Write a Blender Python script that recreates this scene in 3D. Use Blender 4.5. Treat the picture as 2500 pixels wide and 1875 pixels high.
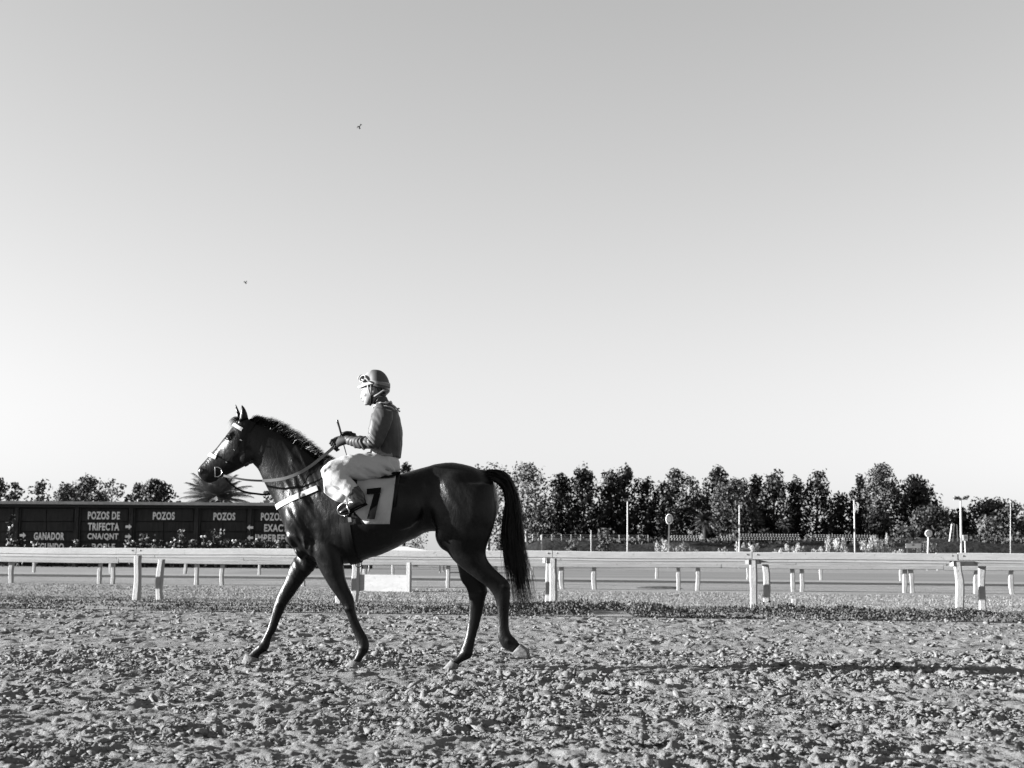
import bpy, math, random
import numpy as np
from mathutils import Vector, Matrix
from mathutils.bvhtree import BVHTree
R = math.radians
for o in list(bpy.data.objects):
    bpy.data.objects.remove(o)
scene = bpy.context.scene
COL = scene.collection
rng = np.random.default_rng(7)
random.seed(7)

# ------------------------------------------------------------------ camera
F = 3333.3          # focal length in pixels of the 2500 px wide photograph (48 mm)
HC = 0.97           # camera height
PITCH = math.atan(417.5 / F)
ROLL = R(0.40)
fwd = Vector((0, math.cos(PITCH), math.sin(PITCH)))
up0 = Vector((0, -math.sin(PITCH), math.cos(PITCH)))
rt0 = Vector((1, 0, 0))
rt = rt0 * math.cos(ROLL) + up0 * math.sin(ROLL)
upv = -rt0 * math.sin(ROLL) + up0 * math.cos(ROLL)
cam_d = bpy.data.cameras.new('camera')
cam = bpy.data.objects.new('camera', cam_d)
COL.objects.link(cam)
cam_d.lens = 48
cam_d.sensor_width = 36
cam_d.clip_start = 0.1
cam_d.clip_end = 5000
M3 = Matrix((rt, upv, -fwd)).transposed()
cam.matrix_world = Matrix.Translation((0, 0, HC)) @ M3.to_4x4()
cam_d.dof.use_dof = True
cam_d.dof.focus_distance = 11.8
cam_d.dof.aperture_fstop = 5.0
scene.camera = cam

# ------------------------------------------------------------------ light
SUN_EL = R(13.0)
SUN_AZ = R(-0.5)     # the sun stands to the left, almost in the picture plane
sdir = Vector((-math.cos(SUN_AZ) * math.cos(SUN_EL), math.sin(SUN_AZ) * math.cos(SUN_EL), math.sin(SUN_EL)))
world = bpy.data.worlds.new('World')
scene.world = world
world.use_nodes = True
wn = world.node_tree.nodes
wl = world.node_tree.links
wn.clear()
sky = wn.new('ShaderNodeTexSky')
sky.sky_type = 'NISHITA'
sky.sun_disc = False
sky.sun_elevation = SUN_EL
sky.sun_rotation = math.atan2(sdir.x, sdir.y)
sky.air_density = 1.0
sky.dust_density = 0.0
sky.ozone_density = 1.0
sep = wn.new('ShaderNodeSeparateColor')
wl.new(sky.outputs[0], sep.inputs[0])
# black and white film behind a filter: the sky's three channels weighed to one grey
FILM = (0.0, 0.154, 0.546)
prev = None
for ch, w in zip(range(3), FILM):
    m = wn.new('ShaderNodeMath')
    m.operation = 'MULTIPLY_ADD'
    wl.new(sep.outputs[ch], m.inputs[0])
    m.inputs[1].default_value = w
    if prev is None:
        m.inputs[2].default_value = 0
    else:
        wl.new(prev.outputs[0], m.inputs[2])
    prev = m
bg = wn.new('ShaderNodeBackground')
bg.inputs['Strength'].default_value = 0.05
wl.new(prev.outputs[0], bg.inputs['Color'])
wo = wn.new('ShaderNodeOutputWorld')
wl.new(bg.outputs[0], wo.inputs['Surface'])

sun_d = bpy.data.lights.new('sun', 'SUN')
sun_d.energy = 5.0
sun_d.angle = R(0.5)
sun_d.color = (1.0, 1.0, 1.0)
sun = bpy.data.objects.new('sun', sun_d)
COL.objects.link(sun)
sun.rotation_euler = sdir.to_track_quat('Z', 'Y').to_euler()
sun.location = (-30, 5, 30)

scene.view_settings.view_transform = 'Standard'
scene.view_settings.look = 'None'
scene.view_settings.exposure = 2.54
scene.view_settings.gamma = 1.0
scene.render.engine = 'CYCLES'
scene.cycles.max_bounces = 5
scene.cycles.diffuse_bounces = 2
scene.cycles.glossy_bounces = 2
scene.cycles.transparent_max_bounces = 4

# ------------------------------------------------------------------ pixels to points
CAMP = Vector((0, 0, HC))
def ray(u, v):
    return (fwd + rt * ((u - 1250) / F) - upv * ((v - 937.5) / F))
def at(u, v, Y):
    d = ray(u, v)
    return CAMP + d * (Y / d.y)
def gnd(u, v, z=0.0):
    d = ray(u, v)
    return CAMP + d * ((z - HC) / d.z)
def ground_u(u, Y, z=0.0):
    """point of the ground in picture column u at depth Y"""
    v = 1355.0
    for _ in range(6):
        p = at(u, v, Y)
        v += (p.z - z) * F / Y
    return at(u, v, Y)

# ------------------------------------------------------------------ materials
MATS = {}
ALB = 0.72           # one scale for every surface's base grey
class NT:
    def __init__(s, m):
        s.m = m; s.n = m.node_tree.nodes; s.l = m.node_tree.links
        s.b = s.n['Principled BSDF']
    def tex(s, kind, scale=5, detail=6, rough=0.6, dist=0, coord='Object', stretch=None):
        tc = s.n.new('ShaderNodeTexCoord')
        out = tc.outputs[coord]
        if stretch:
            mp = s.n.new('ShaderNodeMapping')
            mp.inputs['Scale'].default_value = stretch
            s.l.new(out, mp.inputs[0]); out = mp.outputs[0]
        if kind == 'noise':
            t = s.n.new('ShaderNodeTexNoise')
            t.inputs['Scale'].default_value = scale
            t.inputs['Detail'].default_value = detail
            t.inputs['Roughness'].default_value = rough
            t.inputs['Distortion'].default_value = dist
            s.l.new(out, t.inputs['Vector'])
            return t.outputs['Fac']
        if kind == 'voronoi':
            t = s.n.new('ShaderNodeTexVoronoi')
            t.inputs['Scale'].default_value = scale
            s.l.new(out, t.inputs['Vector'])
            return t.outputs['Distance']
        if kind == 'wave':
            t = s.n.new('ShaderNodeTexWave')
            t.inputs['Scale'].default_value = scale
            t.inputs['Distortion'].default_value = dist
            t.inputs['Detail'].default_value = detail
            s.l.new(out, t.inputs['Vector'])
            return t.outputs['Fac']
    def ramp(s, fac, stops):
        r = s.n.new('ShaderNodeValToRGB')
        el = r.color_ramp.elements
        while len(el) < len(stops): el.new(0.5)
        for e, (p, g) in zip(el, stops):
            e.position = p; e.color = (g, g, g, 1)
        s.l.new(fac, r.inputs[0])
        return r.outputs[0]
    def mixv(s, a, b, fac):
        m = s.n.new('ShaderNodeMix'); m.data_type = 'RGBA'; m.blend_type = 'MIX'
        for sock, val in ((m.inputs[6], a), (m.inputs[7], b), (m.inputs[0], fac)):
            if isinstance(val, (int, float)):
                sock.default_value = val if sock.type == 'VALUE' else (val, val, val, 1)
            else: s.l.new(val, sock)
        return m.outputs[2]
    def mul(s, a, b):
        m = s.n.new('ShaderNodeMix'); m.data_type = 'RGBA'; m.blend_type = 'MULTIPLY'
        m.inputs[0].default_value = 1
        s.l.new(a, m.inputs[6]); s.l.new(b, m.inputs[7])
        return m.outputs[2]
    def col(s, out):
        m = s.n.new('ShaderNodeMix'); m.data_type = 'RGBA'; m.blend_type = 'MULTIPLY'
        m.inputs[0].default_value = 1; m.inputs[7].default_value = (ALB, ALB, ALB, 1)
        s.l.new(out, m.inputs[6]); s.l.new(m.outputs[2], s.b.inputs['Base Color'])
    def bump(s, h, strength=0.5, dist=0.02):
        b = s.n.new('ShaderNodeBump')
        b.inputs['Strength'].default_value = strength
        b.inputs['Distance'].default_value = dist
        s.l.new(h, b.inputs['Height'])
        s.l.new(b.outputs[0], s.b.inputs['Normal'])
        return b
def mat(name, g=0.5, rough=0.8, spec=0.3, metal=0.0):
    m = bpy.data.materials.new(name)
    m.use_nodes = True
    b = m.node_tree.nodes['Principled BSDF']
    b.inputs['Base Color'].default_value = (g * ALB, g * ALB, g * ALB, 1)
    b.inputs['Roughness'].default_value = rough
    b.inputs['Specular IOR Level'].default_value = spec
    b.inputs['Metallic'].default_value = metal
    MATS[name] = m
    return NT(m)
def noisy(name, g0, g1, scale, rough=0.8, spec=0.25, bump=0.0, bdist=0.01, stretch=None, bscale=None):
    t = mat(name, g0, rough, spec)
    f = t.tex('noise', scale, 7, 0.62, stretch=stretch)
    t.col(t.ramp(f, [(0.3, g0), (0.7, g1)]))
    if bump:
        t.bump(t.tex('noise', bscale or scale * 3, 6, 0.6, stretch=stretch), bump, bdist)
    return t

# ------------------------------------------------------------------ objects
def tag(o, label=None, cat=None, group=None, kind=None):
    if label: o['label'] = label
    if cat: o['category'] = cat
    if group: o['group'] = group
    if kind: o['kind'] = kind
    return o
def thing(name, loc, label, cat, group=None):
    o = bpy.data.objects.new(name, None)
    o.empty_display_size = 0.2
    COL.objects.link(o)
    o.location = loc
    return tag(o, label, cat, group)
def base_of(o):
    p = Vector((0, 0, 0))
    while o is not None:
        p += o.location
        o = o.parent
    return p
def mesh_np(name, V, Fa, smooth=False):
    """V (n,3) array, Fa list of faces or (m,k) int array"""
    me = bpy.data.meshes.new(name)
    V = np.asarray(V, dtype=np.float32)
    if isinstance(Fa, np.ndarray):
        k = Fa.shape[1]; m = Fa.shape[0]
        me.vertices.add(len(V)); me.vertices.foreach_set('co', V.ravel())
        me.loops.add(m * k); me.loops.foreach_set('vertex_index', Fa.astype(np.int32).ravel())
        me.polygons.add(m)
        me.polygons.foreach_set('loop_start', np.arange(0, m * k, k, dtype=np.int32))
        me.polygons.foreach_set('loop_total', np.full(m, k, dtype=np.int32))
        me.update(calc_edges=True)
    else:
        me.from_pydata([tuple(v) for v in V], [], [tuple(f) for f in Fa])
    me.validate()
    if smooth:
        me.polygons.foreach_set('use_smooth', np.ones(len(me.polygons), dtype=bool))
    me.update()
    return me
def obj(name, V, Fa, material, parent=None, smooth=False, origin=None):
    V = np.asarray(V, dtype=np.float64).reshape(-1, 3)
    if parent is not None:
        V = V - np.array(base_of(parent))
        org = Vector((0, 0, 0))
    else:
        org = Vector(origin) if origin is not None else Vector((0, 0, 0))
        V = V - np.array(org)
    me = mesh_np(name, V, Fa, smooth)
    o = bpy.data.objects.new(name, me)
    COL.objects.link(o)
    o.location = org
    if parent is not None: o.parent = parent
    me.materials.append(MATS[material] if isinstance(material, str) else material)
    return o
class MB:
    """collects shapes for ONE mesh"""
    def __init__(s): s.V = []; s.F = []; s.n = 0
    def add(s, V, Fa):
        V = [tuple(v) for v in V]
        s.V += V
        s.F += [tuple(i + s.n for i in f) for f in Fa]
        s.n += len(V)
        return s
    def box(s, c, sx, sy, sz, ax=None, bev=0.0, taper=1.0):
        """box about centre c, half sizes, axes"""
        X, Y, Z = ax or (Vector((1, 0, 0)), Vector((0, 1, 0)), Vector((0, 0, 1)))
        c = Vector(c)
        vs = []
        for k in (-1, 1):
            t = taper if k > 0 else 1.0
            for i, j in ((-1, -1), (1, -1), (1, 1), (-1, 1)):
                vs.append(c + X * (i * sx * t) + Y * (j * sy * t) + Z * (k * sz))
        return s.add(vs, [(3, 2, 1, 0), (4, 5, 6, 7), (0, 1, 5, 4), (1, 2, 6, 5), (2, 3, 7, 6), (3, 0, 4, 7)])
    def bar(s, a, b, w, h, up=Vector((0, 0, 1))):
        a = Vector(a); b = Vector(b)
        Z = (b - a).normalized()
        X = Z.cross(up)
        if X.length < 1e-4: X = Z.cross(Vector((0, 1, 0)))
        X.normalize(); Y = X.cross(Z)
        return s.box((a + b) / 2, w / 2, h / 2, (b - a).length / 2, (X, Y, Z))
    def tube(s, pts, rad, n=8, cap=True):
        pts = [Vector(p) for p in pts]
        if not hasattr(rad, '__len__'): rad = [rad] * len(pts)
        prevX = None; rings = []
        V = []; Fa = []
        for i, p in enumerate(pts):
            t = (pts[min(i + 1, len(pts) - 1)] - pts[max(i - 1, 0)])
            t = t.normalized() if t.length > 1e-9 else Vector((0, 0, 1))
            if prevX is None:
                X = t.orthogonal().normalized()
            else:
                X = prevX - t * prevX.dot(t)
                X = X.normalized() if X.length > 1e-6 else t.orthogonal().normalized()
            prevX = X; Y = t.cross(X)
            for k in range(n):
                a = 2 * math.pi * k / n
                V.append(p + (X * math.cos(a) + Y * math.sin(a)) * rad[i])
        m = len(pts)
        for i in range(m - 1):
            for k in range(n):
                k2 = (k + 1) % n
                Fa.append((i * n + k, i * n + k2, (i + 1) * n + k2, (i + 1) * n + k))
        if cap:
            Fa.append(tuple(range(n))[::-1]); Fa.append(tuple((m - 1) * n + k for k in range(n)))
        return s.add(V, Fa)
    def lathe(s, c, prof, n=16, axis=None):
        """prof list of (r, h) along axis"""
        Z = Vector(axis) if axis is not None else Vector((0, 0, 1))
        X = Z.orthogonal().normalized(); Y = Z.cross(X); c = Vector(c)
        V = []; Fa = []
        for r, h in prof:
            for k in range(n):
                a = 2 * math.pi * k / n
                V.append(c + Z * h + (X * math.cos(a) + Y * math.sin(a)) * r)
        for i in range(len(prof) - 1):
            for k in range(n):
                k2 = (k + 1) % n
                Fa.append((i * n + k, i * n + k2, (i + 1) * n + k2, (i + 1) * n + k))
        Fa.append(tuple(range(n))[::-1]); Fa.append(tuple((len(prof) - 1) * n + k for k in range(n)))
        return s.add(V, Fa)
    def ell(s, c, rx, ry, rz, ax=None, nu=14, nv=9):
        X, Y, Z = ax or (Vector((1, 0, 0)), Vector((0, 1, 0)), Vector((0, 0, 1)))
        c = Vector(c)
        V = [c + Z * rz]; Fa = []
        for i in range(1, nv):
            th = math.pi * i / nv
            for k in range(nu):
                a = 2 * math.pi * k / nu
                V.append(c + X * (rx * math.sin(th) * math.cos(a)) + Y * (ry * math.sin(th) * math.sin(a)) + Z * (rz * math.cos(th)))
        V.append(c - Z * rz)
        for k in range(nu):
            k2 = (k + 1) % nu
            Fa.append((0, 1 + k, 1 + k2))
            for i in range(nv - 2):
                a = 1 + i * nu
                Fa.append((a + k, a + nu + k, a + nu + k2, a + k2))
            Fa.append((1 + (nv - 2) * nu + k, len(V) - 1, 1 + (nv - 2) * nu + k2))
        return s.add(V, Fa)
    def build(s, name, material, parent=None, smooth=False, origin=None):
        return obj(name, [tuple(v) for v in s.V], s.F, material, parent, smooth, origin)

# ------------------------------------------------------------------ noise in numpy
def _hash(ix, iy, seed):
    h = (ix.astype(np.int64) * 374761393 + iy.astype(np.int64) * 668265263 + seed * 1442695041) & 0xFFFFFFFF
    h = ((h ^ (h >> 13)) * 1274126177) & 0xFFFFFFFF
    h = (h ^ (h >> 16)) & 0xFFFFFFFF
    return h / 4294967295.0
def vnoise(x, y, seed=0):
    ix = np.floor(x); iy = np.floor(y)
    fx = x - ix; fy = y - iy
    ux = fx * fx * fx * (fx * (fx * 6 - 15) + 10); uy = fy * fy * fy * (fy * (fy * 6 - 15) + 10)
    a = _hash(ix, iy, seed); b = _hash(ix + 1, iy, seed); c = _hash(ix, iy + 1, seed); d = _hash(ix + 1, iy + 1, seed)
    return (a + (b - a) * ux) * (1 - uy) + (c + (d - c) * ux) * uy
def fbm(x, y, seed=0, octs=4, gain=0.5):
    s = 0; a = 1; tot = 0
    for o in range(octs):
        s = s + a * vnoise(x * 2 ** o + 13.7 * o, y * 2 ** o - 7.3 * o, seed + o * 31)
        tot += a; a *= gain
    return s / tot

# ================================================================== the horse's own frame
YAW = R(6)
P0 = gnd(850, 1627)
E1 = Vector((math.cos(YAW), -math.sin(YAW), 0))       # towards the tail
NL = Vector((-math.sin(YAW), -math.cos(YAW), 0))      # towards the camera (the horse's left side)
def W(x, y, lat=0.0):
    """point seen at (x, y) of the 1914 px wide study crop, lat metres out from the horse's middle plane"""
    u = 450 + x / 2.1267; v = 880 + y / 2.1267
    d = ray(u, v)
    tt = ((P0 - CAMP).dot(NL) + lat) / d.dot(NL)
    return CAMP + d * tt
def frame(p):
    q = p - P0
    return (q.dot(E1), q.dot(NL), q.z)
def unframe(s, l, z): return P0 + E1 * s + NL * l + Vector((0, 0, z - P0.z))
def mirror(p, ds=0, dz=0):
    s, l, z = frame(p)
    return unframe(s + ds, -l, p.z + dz)
# ================================================================== ground
FL = gnd(333, 1467); FR = gnd(2340, 1500)
fdir = (FR - FL); fdir.z = 0; fdir.normalize()
fnor = Vector((fdir.y, -fdir.x, 0))            # towards the camera
if fnor.y > 0: fnor = -fnor
EL_ = gnd(0, 1484); ER_ = gnd(2500, 1519)
esl = (ER_.y - EL_.y) / (ER_.x - EL_.x)
def edge_y(x): return EL_.y + (x - EL_.x) * esl
fsl = fdir.y / fdir.x
def fence_y(x): return FL.y + (x - FL.x) * fsl

t = mat('dirt', 0.3, 0.95, 0.1)
n1 = t.tex('noise', 1.3, 6, 0.6, stretch=(0.5, 1, 1)); n2 = t.tex('noise', 60, 6, 0.7)
c1 = t.ramp(n1, [(0.3, 0.19), (0.7, 0.25)]); c2 = t.ramp(n2, [(0.25, 0.72), (0.75, 1.0)])
t.col(t.mul(c1, c2))
t.bump(t.tex('noise', 55, 8, 0.75), 0.9, 0.02)
t = mat('clod', 0.34, 0.95, 0.1)
n1 = t.tex('noise', 2.0, 4, 0.6); n2 = t.tex('noise', 90, 5, 0.7)
t.col(t.mul(t.ramp(n1, [(0.3, 0.16), (0.7, 0.26)]), t.ramp(n2, [(0.25, 0.7), (0.75, 1.0)])))
t.bump(t.tex('noise', 90, 6, 0.7), 0.8, 0.015)
t = mat('grass_ground', 0.2, 0.95, 0.05)
n1 = t.tex('noise', 0.35, 6, 0.65, stretch=(0.35, 1, 1)); n2 = t.tex('noise', 9, 8, 0.75)
t.col(t.mul(t.ramp(n1, [(0.3, 0.19), (0.7, 0.27)]), t.ramp(n2, [(0.3, 0.85), (0.65, 1.0)])))
t.bump(t.tex('noise', 30, 9, 0.8, stretch=(.4, 1, 1)), .6, 0.03)
t = mat('path', 0.26, 0.95, 0.05)
n1 = t.tex('noise', 1.1, 8, 0.7, stretch=(0.16, 1, 1)); n2 = t.tex('noise', 14, 8, 0.75)
t.col(t.mul(t.ramp(n1, [(0.35, 0.16), (0.65, 0.30)]), t.ramp(n2, [(0.3, 0.8), (0.7, 1.0)])))
t.bump(t.tex('noise', 10, 8, 0.8, stretch=(.4, 1, 1)), 0.8, 0.05)
t = mat('far_track', 0.16, 0.95, 0.05)
n1 = t.tex('noise', 0.5, 6, 0.65, stretch=(0.08, 1, 1))
t.col(t.ramp(n1, [(0.3, 0.13), (0.7, 0.22)]))
t = mat('sand_strip', 0.4, 0.95, 0.05)
n1 = t.tex('noise', 0.7, 6, 0.65, stretch=(0.1, 1, 1))
t.col(t.ramp(n1, [(0.3, 0.20), (0.7, 0.28)]))
noisy('weed_leaf', 0.025, 0.12, 3.5, 0.7, 0.2)
noisy('grass_blade', 0.17, 0.22, 1.2, 0.8, 0.1)
noisy('verge', 0.04, 0.09, 2.0, 0.9, 0.05, 1.0, 0.1, bscale=9)

# feet press the mud flat: filled in by the horse section before the track is built
FEET = [(q, q.z) for q in (W(342, 1570, -.12), W(868, 1601, .12), W(1384, 1602, -.12))]

PR = np.random.default_rng(3)
NP_ = 900
prx = PR.uniform(-9, 9, NP_); pry = PR.uniform(4.4, 25, NP_); prr = PR.uniform(0.07, 0.13, NP_); prd = PR.uniform(0.02, 0.06, NP_)
def sstep(v, a, b):
    k = np.clip((v - a) / (b - a), 0, 1)
    return k * k * (3 - 2 * k)
def track_h(x, y):
    wx = x + 0.16 * (fbm(x * 3, y * 3, 5, 2) - .5) + .035 * (vnoise(x * 22, y * 22, 7) - .5)
    wy = y + 0.16 * (fbm(x * 3 + 9, y * 3, 6, 2) - .5) + .035 * (vnoise(x * 22 + 5, y * 22, 8) - .5)
    dens = np.clip((fbm(wx * 0.8, wy * 1.0, 11, 3) - 0.30) * 3.2, 0.55, 1)
    h = 0.028 * (fbm(wx * 0.9, wy * 1.0, 1, 3) - 0.5)
    h = h + .014 * dens * (fbm(wx * 4.0, wy * 4.4, 2, 2) - .5)
    h = h + .019 * dens * sstep(vnoise(wx * 7, wy * 12, 21), .53, .59)
    h = h + .016 * dens * sstep(vnoise(wx * 15, wy * 21, 22), .53, .59)
    h = h + .011 * (.35 + .65 * dens) * sstep(vnoise(wx * 34, wy * 42, 23), .53, .61)
    h = h + .006 * (vnoise(wx * 80, wy * 80, 24) - .5)
    h = h - .024 * dens * sstep(vnoise(wx * 6 + 40, wy * 9 + 3, 25), .60, .67)
    return h
def press(x, y, h):
    for (p, z) in FEET:
        d = np.hypot((x - p.x) / 0.16, (y - p.y) / 0.16)
        k = np.clip(1.6 - d, 0, 1)
        h = h * (1 - k) + (z + 0.012) * k
    return h
def strip(x0, x1, dx, y0, y1, dy):
    xs = np.arange(x0, x1 + dx, dx); ys = np.arange(y0, y1 + dy * .5, dy)
    X, Y = np.meshgrid(xs, ys)
    jx = (_hash(np.round(X / dx), np.round(Y / dy), 91) - .5) * dx * .5
    X = X + jx
    H = track_h(X, Y)
    for i in range(NP_):      # hoof prints
        if not (x0 < prx[i] < x1 and y0 - .2 < pry[i] < y1 + .2): continue
        i0 = np.searchsorted(xs, prx[i] - .3); i1 = np.searchsorted(xs, prx[i] + .3)
        j0 = np.searchsorted(ys, pry[i] - .3); j1 = np.searchsorted(ys, pry[i] + .3)
        if i1 <= i0 or j1 <= j0: continue
        sx = X[j0:j1, i0:i1]; sy = Y[j0:j1, i0:i1]
        d = np.hypot(sx - prx[i], (sy - pry[i]) * 1.1) / prr[i]
        H[j0:j1, i0:i1] += -prd[i] * np.exp(-(d ** 4)) + 0.5 * prd[i] * np.exp(-((d - 1.25) / .28) ** 2)
    H = press(X, Y, H)
    # the track runs out flat under the verge
    e = np.clip((edge_y(X) - 0.1 - Y) / 0.9, 0, 1)
    H = H * (0.15 + 0.85 * e) - 0.015
    H = H - .012 * np.clip((y0 + .10 - Y) / .10, 0, 1) * (y0 > 5)     # a farther strip dives under the nearer one
    V = np.stack([X, Y, H], -1).reshape(-1, 3)
    ny, nx = X.shape
    idx = np.arange(nx * ny).reshape(ny, nx)
    Q = np.stack([idx[:-1, :-1], idx[:-1, 1:], idx[1:, 1:], idx[1:, :-1]], -1).reshape(-1, 4)
    return V, Q
Vs = []; Qs = []; n = 0
for a in ((-4.6, 4.6, .0125, 4.6, 8.3, .0145), (-6.6, 6.6, .018, 8.18, 13.5, .025), (-12, 12, .036, 13.38, 25.6, .058)):
    V, Q = strip(*a)
    Vs.append(V); Qs.append(Q + n); n += len(V)
o = obj('dirt_track', np.concatenate(Vs), np.concatenate(Qs), 'dirt', smooth=True)
tag(o, 'churned pale dirt racetrack under the horse', kind='structure')
def sheet(name, pts, z, material, label):
    o = obj(name, [(p[0], p[1], z) for p in pts], [tuple(range(len(pts)))], material)
    return tag(o, label, kind='structure')
sheet('dirt_apron', [(-300, -60), (300, -60), (300, edge_y(300)), (-300, edge_y(-300))], -0.16, 'dirt', 'dirt ground around the racetrack')
o = sheet('ground', [(-1500, edge_y(-300) + 40), (-300, edge_y(-300)), (300, edge_y(300)), (1500, edge_y(300)), (1500, 3000), (-1500, 3000)], 0.0, 'grass_ground', 'mown pale grass beyond the track')
def zone(name, y0, s0, y1, s1, z, material, label, x0=-70, x1=70):
    sheet(name, [(x0, y0 + s0 * x0), (x1, y0 + s0 * x1), (x1, y1 + s1 * x1), (x0, y1 + s1 * x0)], z, material, label)
zone('path', 41.0, -.19, 51.0, -.16, 0.004, 'path', 'smooth grey service path beyond the grass')
zone('verge', 51.0, -.16, 55.5, -.18, 0.008, 'verge', 'dark weedy edge beyond the service path')
zone('sand_strip', 55.5, -.18, 61, -.20, 0.012, 'sand_strip', 'pale sandy strip beside the inner track')
zone('inner_track', 61.0, -.2, 90, -.2, 0.004, 'far_track', 'dark inner racetrack in the distance', -14, 80)

# ---- clods: loose lumps of dirt, uncountable
def icosa():
    p = (1 + 5 ** .5) / 2
    V = np.array([(-1, p, 0), (1, p, 0), (-1, -p, 0), (1, -p, 0), (0, -1, p), (0, 1, p), (0, -1, -p), (0, 1, -p), (p, 0, -1), (p, 0, 1), (-p, 0, -1), (-p, 0, 1)], float)
    V /= np.linalg.norm(V[0])
    Fa = [(0, 11, 5), (0, 5, 1), (0, 1, 7), (0, 7, 10), (0, 10, 11), (1, 5, 9), (5, 11, 4), (11, 10, 2), (10, 7, 6), (7, 1, 8), (3, 9, 4), (3, 4, 2), (3, 2, 6), (3, 6, 8), (3, 8, 9), (4, 9, 5), (2, 4, 11), (6, 2, 10), (8, 6, 7), (9, 8, 1)]
    return V, np.array(Fa)
def octa():
    return np.array([(1, 0, 0), (-1, 0, 0), (0, 1, 0), (0, -1, 0), (0, 0, 1), (0, 0, -1)], float), np.array([(0, 2, 4), (2, 1, 4), (1, 3, 4), (3, 0, 4), (2, 0, 5), (1, 2, 5), (3, 1, 5), (0, 3, 5)])
def ico2():
    V, Fa = icosa(); V = list(map(tuple, V)); mp = {}; out = []
    def mid(a, b):
        k = (min(a, b), max(a, b))
        if k not in mp:
            m = (np.array(V[a]) + np.array(V[b])) / 2; m /= np.linalg.norm(m)
            mp[k] = len(V); V.append(tuple(m))
        return mp[k]
    for a, b, c in Fa:
        x, y, z = mid(a, b), mid(b, c), mid(c, a)
        out += [(a, x, z), (b, y, x), (c, z, y), (x, y, z)]
    return np.array(V), np.array(out)
def clods(n, y0, y1, xw, rmin, rmax, shape, seed, flat=.50):
    g = np.random.default_rng(seed)
    m = n * 4
    y = y0 + (y1 - y0) * g.random(m); x = (g.random(m) * 2 - 1) * xw(y)
    keep = (fbm(x * 0.8, y * 1.0, 11, 3) - 0.26) * 3 + 2.6 * (fbm(x * 2.6, y * 4.4, 2, 2) - .5) > g.random(m) * 1.3
    keep &= y < edge_y(x) - 0.15
    for (p, z) in FEET: keep &= np.hypot(x - p.x, y - p.y) > 0.17
    x = x[keep][:n]; y = y[keep][:n]; n = len(x)
    z = np.concatenate([track_h(x, y)])
    r = rmin + (rmax - rmin) * g.random(n) ** 3.2
    V0, F0 = shape
    k = len(V0)
    jit = 1 + (g.random((n, k)) - .5) * 1.5
    P = V0[None] * jit[..., None]
    sc = np.stack([1.1 + g.random(n) * .9, .8 + g.random(n) * .6, flat * (.7 + g.random(n) * .7)], -1)
    P = P * sc[:, None, :]
    ti = (g.random(n) - .5) * 1.2; c, s = np.cos(ti)[:, None], np.sin(ti)[:, None]
    px, pz = P[..., 0] * c - P[..., 2] * s, P[..., 0] * s + P[..., 2] * c
    a = g.random(n) * 6.283; c, s = np.cos(a)[:, None], np.sin(a)[:, None]
    qx, qy = px * c - P[..., 1] * s, px * s + P[..., 1] * c
    W = np.stack([qx, qy, pz], -1) * r[:, None, None] + np.stack([x, y, z + r * .18 - .01], -1)[:, None, :]
    Fa = (F0[None] + (np.arange(n) * k)[:, None, None]).reshape(-1, 3)
    return W.reshape(-1, 3), Fa
Vs = []; Fs = []; n = 0
for a in ((500, 4.8, 9, lambda y: 0.42 * y + .6, .010, .028, ico2(), 1), (17000, 5, 9, lambda y: 0.42 * y + .6, .003, .011, octa(), 2), (17000, 8.5, 14, lambda y: 0.42 * y + .6, .004, .013, octa(), 5),
          (5000, 13.5, 24, lambda y: 0.41 * y + .6, .008, .032, icosa(), 3), (400, 9, 14, lambda y: 0.42 * y, .014, .034, ico2(), 4), (4500, 5, 9, lambda y: 0.42 * y + .6, .007, .022, icosa(), 6), (5500, 8.5, 14, lambda y: 0.42 * y + .6, .009, .028, icosa(), 7)):
    V, Q = clods(*a)
    Vs.append(V); Fs.append(Q + n); n += len(V)
o = obj('dirt_clods', np.concatenate(Vs), np.concatenate(Fs), 'clod')
tag(o, 'loose clods of dirt scattered over the racetrack', 'clods', kind='stuff')

# ---- weeds and grass
def cards(P, size, g, asp=1.6, upright=0.0, out=None):
    """one leaf (a quad) per point; out gives the way the leaf blades face"""
    n = len(P)
    d = g.normal(size=(n, 3)); d[:, 2] = np.abs(d[:, 2]) + upright; d /= np.linalg.norm(d, axis=1)[:, None]
    if out is not None:
        nn = out + g.normal(size=(n, 3)) * .45; nn /= np.linalg.norm(nn, axis=1)[:, None]
        d -= (d * nn).sum(1)[:, None] * nn; d /= np.maximum(np.linalg.norm(d, axis=1), 1e-6)[:, None]
        e = np.cross(nn, d)
    else:
        e = g.normal(size=(n, 3)); e -= (e * d).sum(1)[:, None] * d; e /= np.linalg.norm(e, axis=1)[:, None]
    s = size if np.ndim(size) else np.full(n, size)
    s = (s * (.6 + .8 * g.random(n)))[:, None]
    a = P - e * s * .5; b = P + e * s * .5
    c = P + d * s * asp * .6 + e * s * .35; f = P - d * s * asp * .4
    V = np.stack([f, b, P + d * s * asp * .6, a], 1).reshape(-1, 3)
    return V, np.arange(n * 4).reshape(n, 4)
g = np.random.default_rng(12)
n = 150000
x = g.uniform(-14, 14, n); tt = g.random(n)
y0 = edge_y(x); y1 = fence_y(x) + 0.25
y = y0 + (y1 - y0) * tt
lump = np.clip((fbm(x * 0.9, y * 1.6, 41, 3) - 0.42) * 3.6, 0, 1.2)
side = np.clip((x + 2.0) / 3.0, 0.09, 1)      # thicker to the right of the horse
prof = np.clip(np.sin(np.clip(tt, 0, 1) * math.pi) * 1.25, 0.05, 1)
hmax = 0.16 * lump * side * prof + 0.015
keep = g.random(n) < (0.08 + lump * 0.85) * (0.35 + .65 * side)
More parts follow.
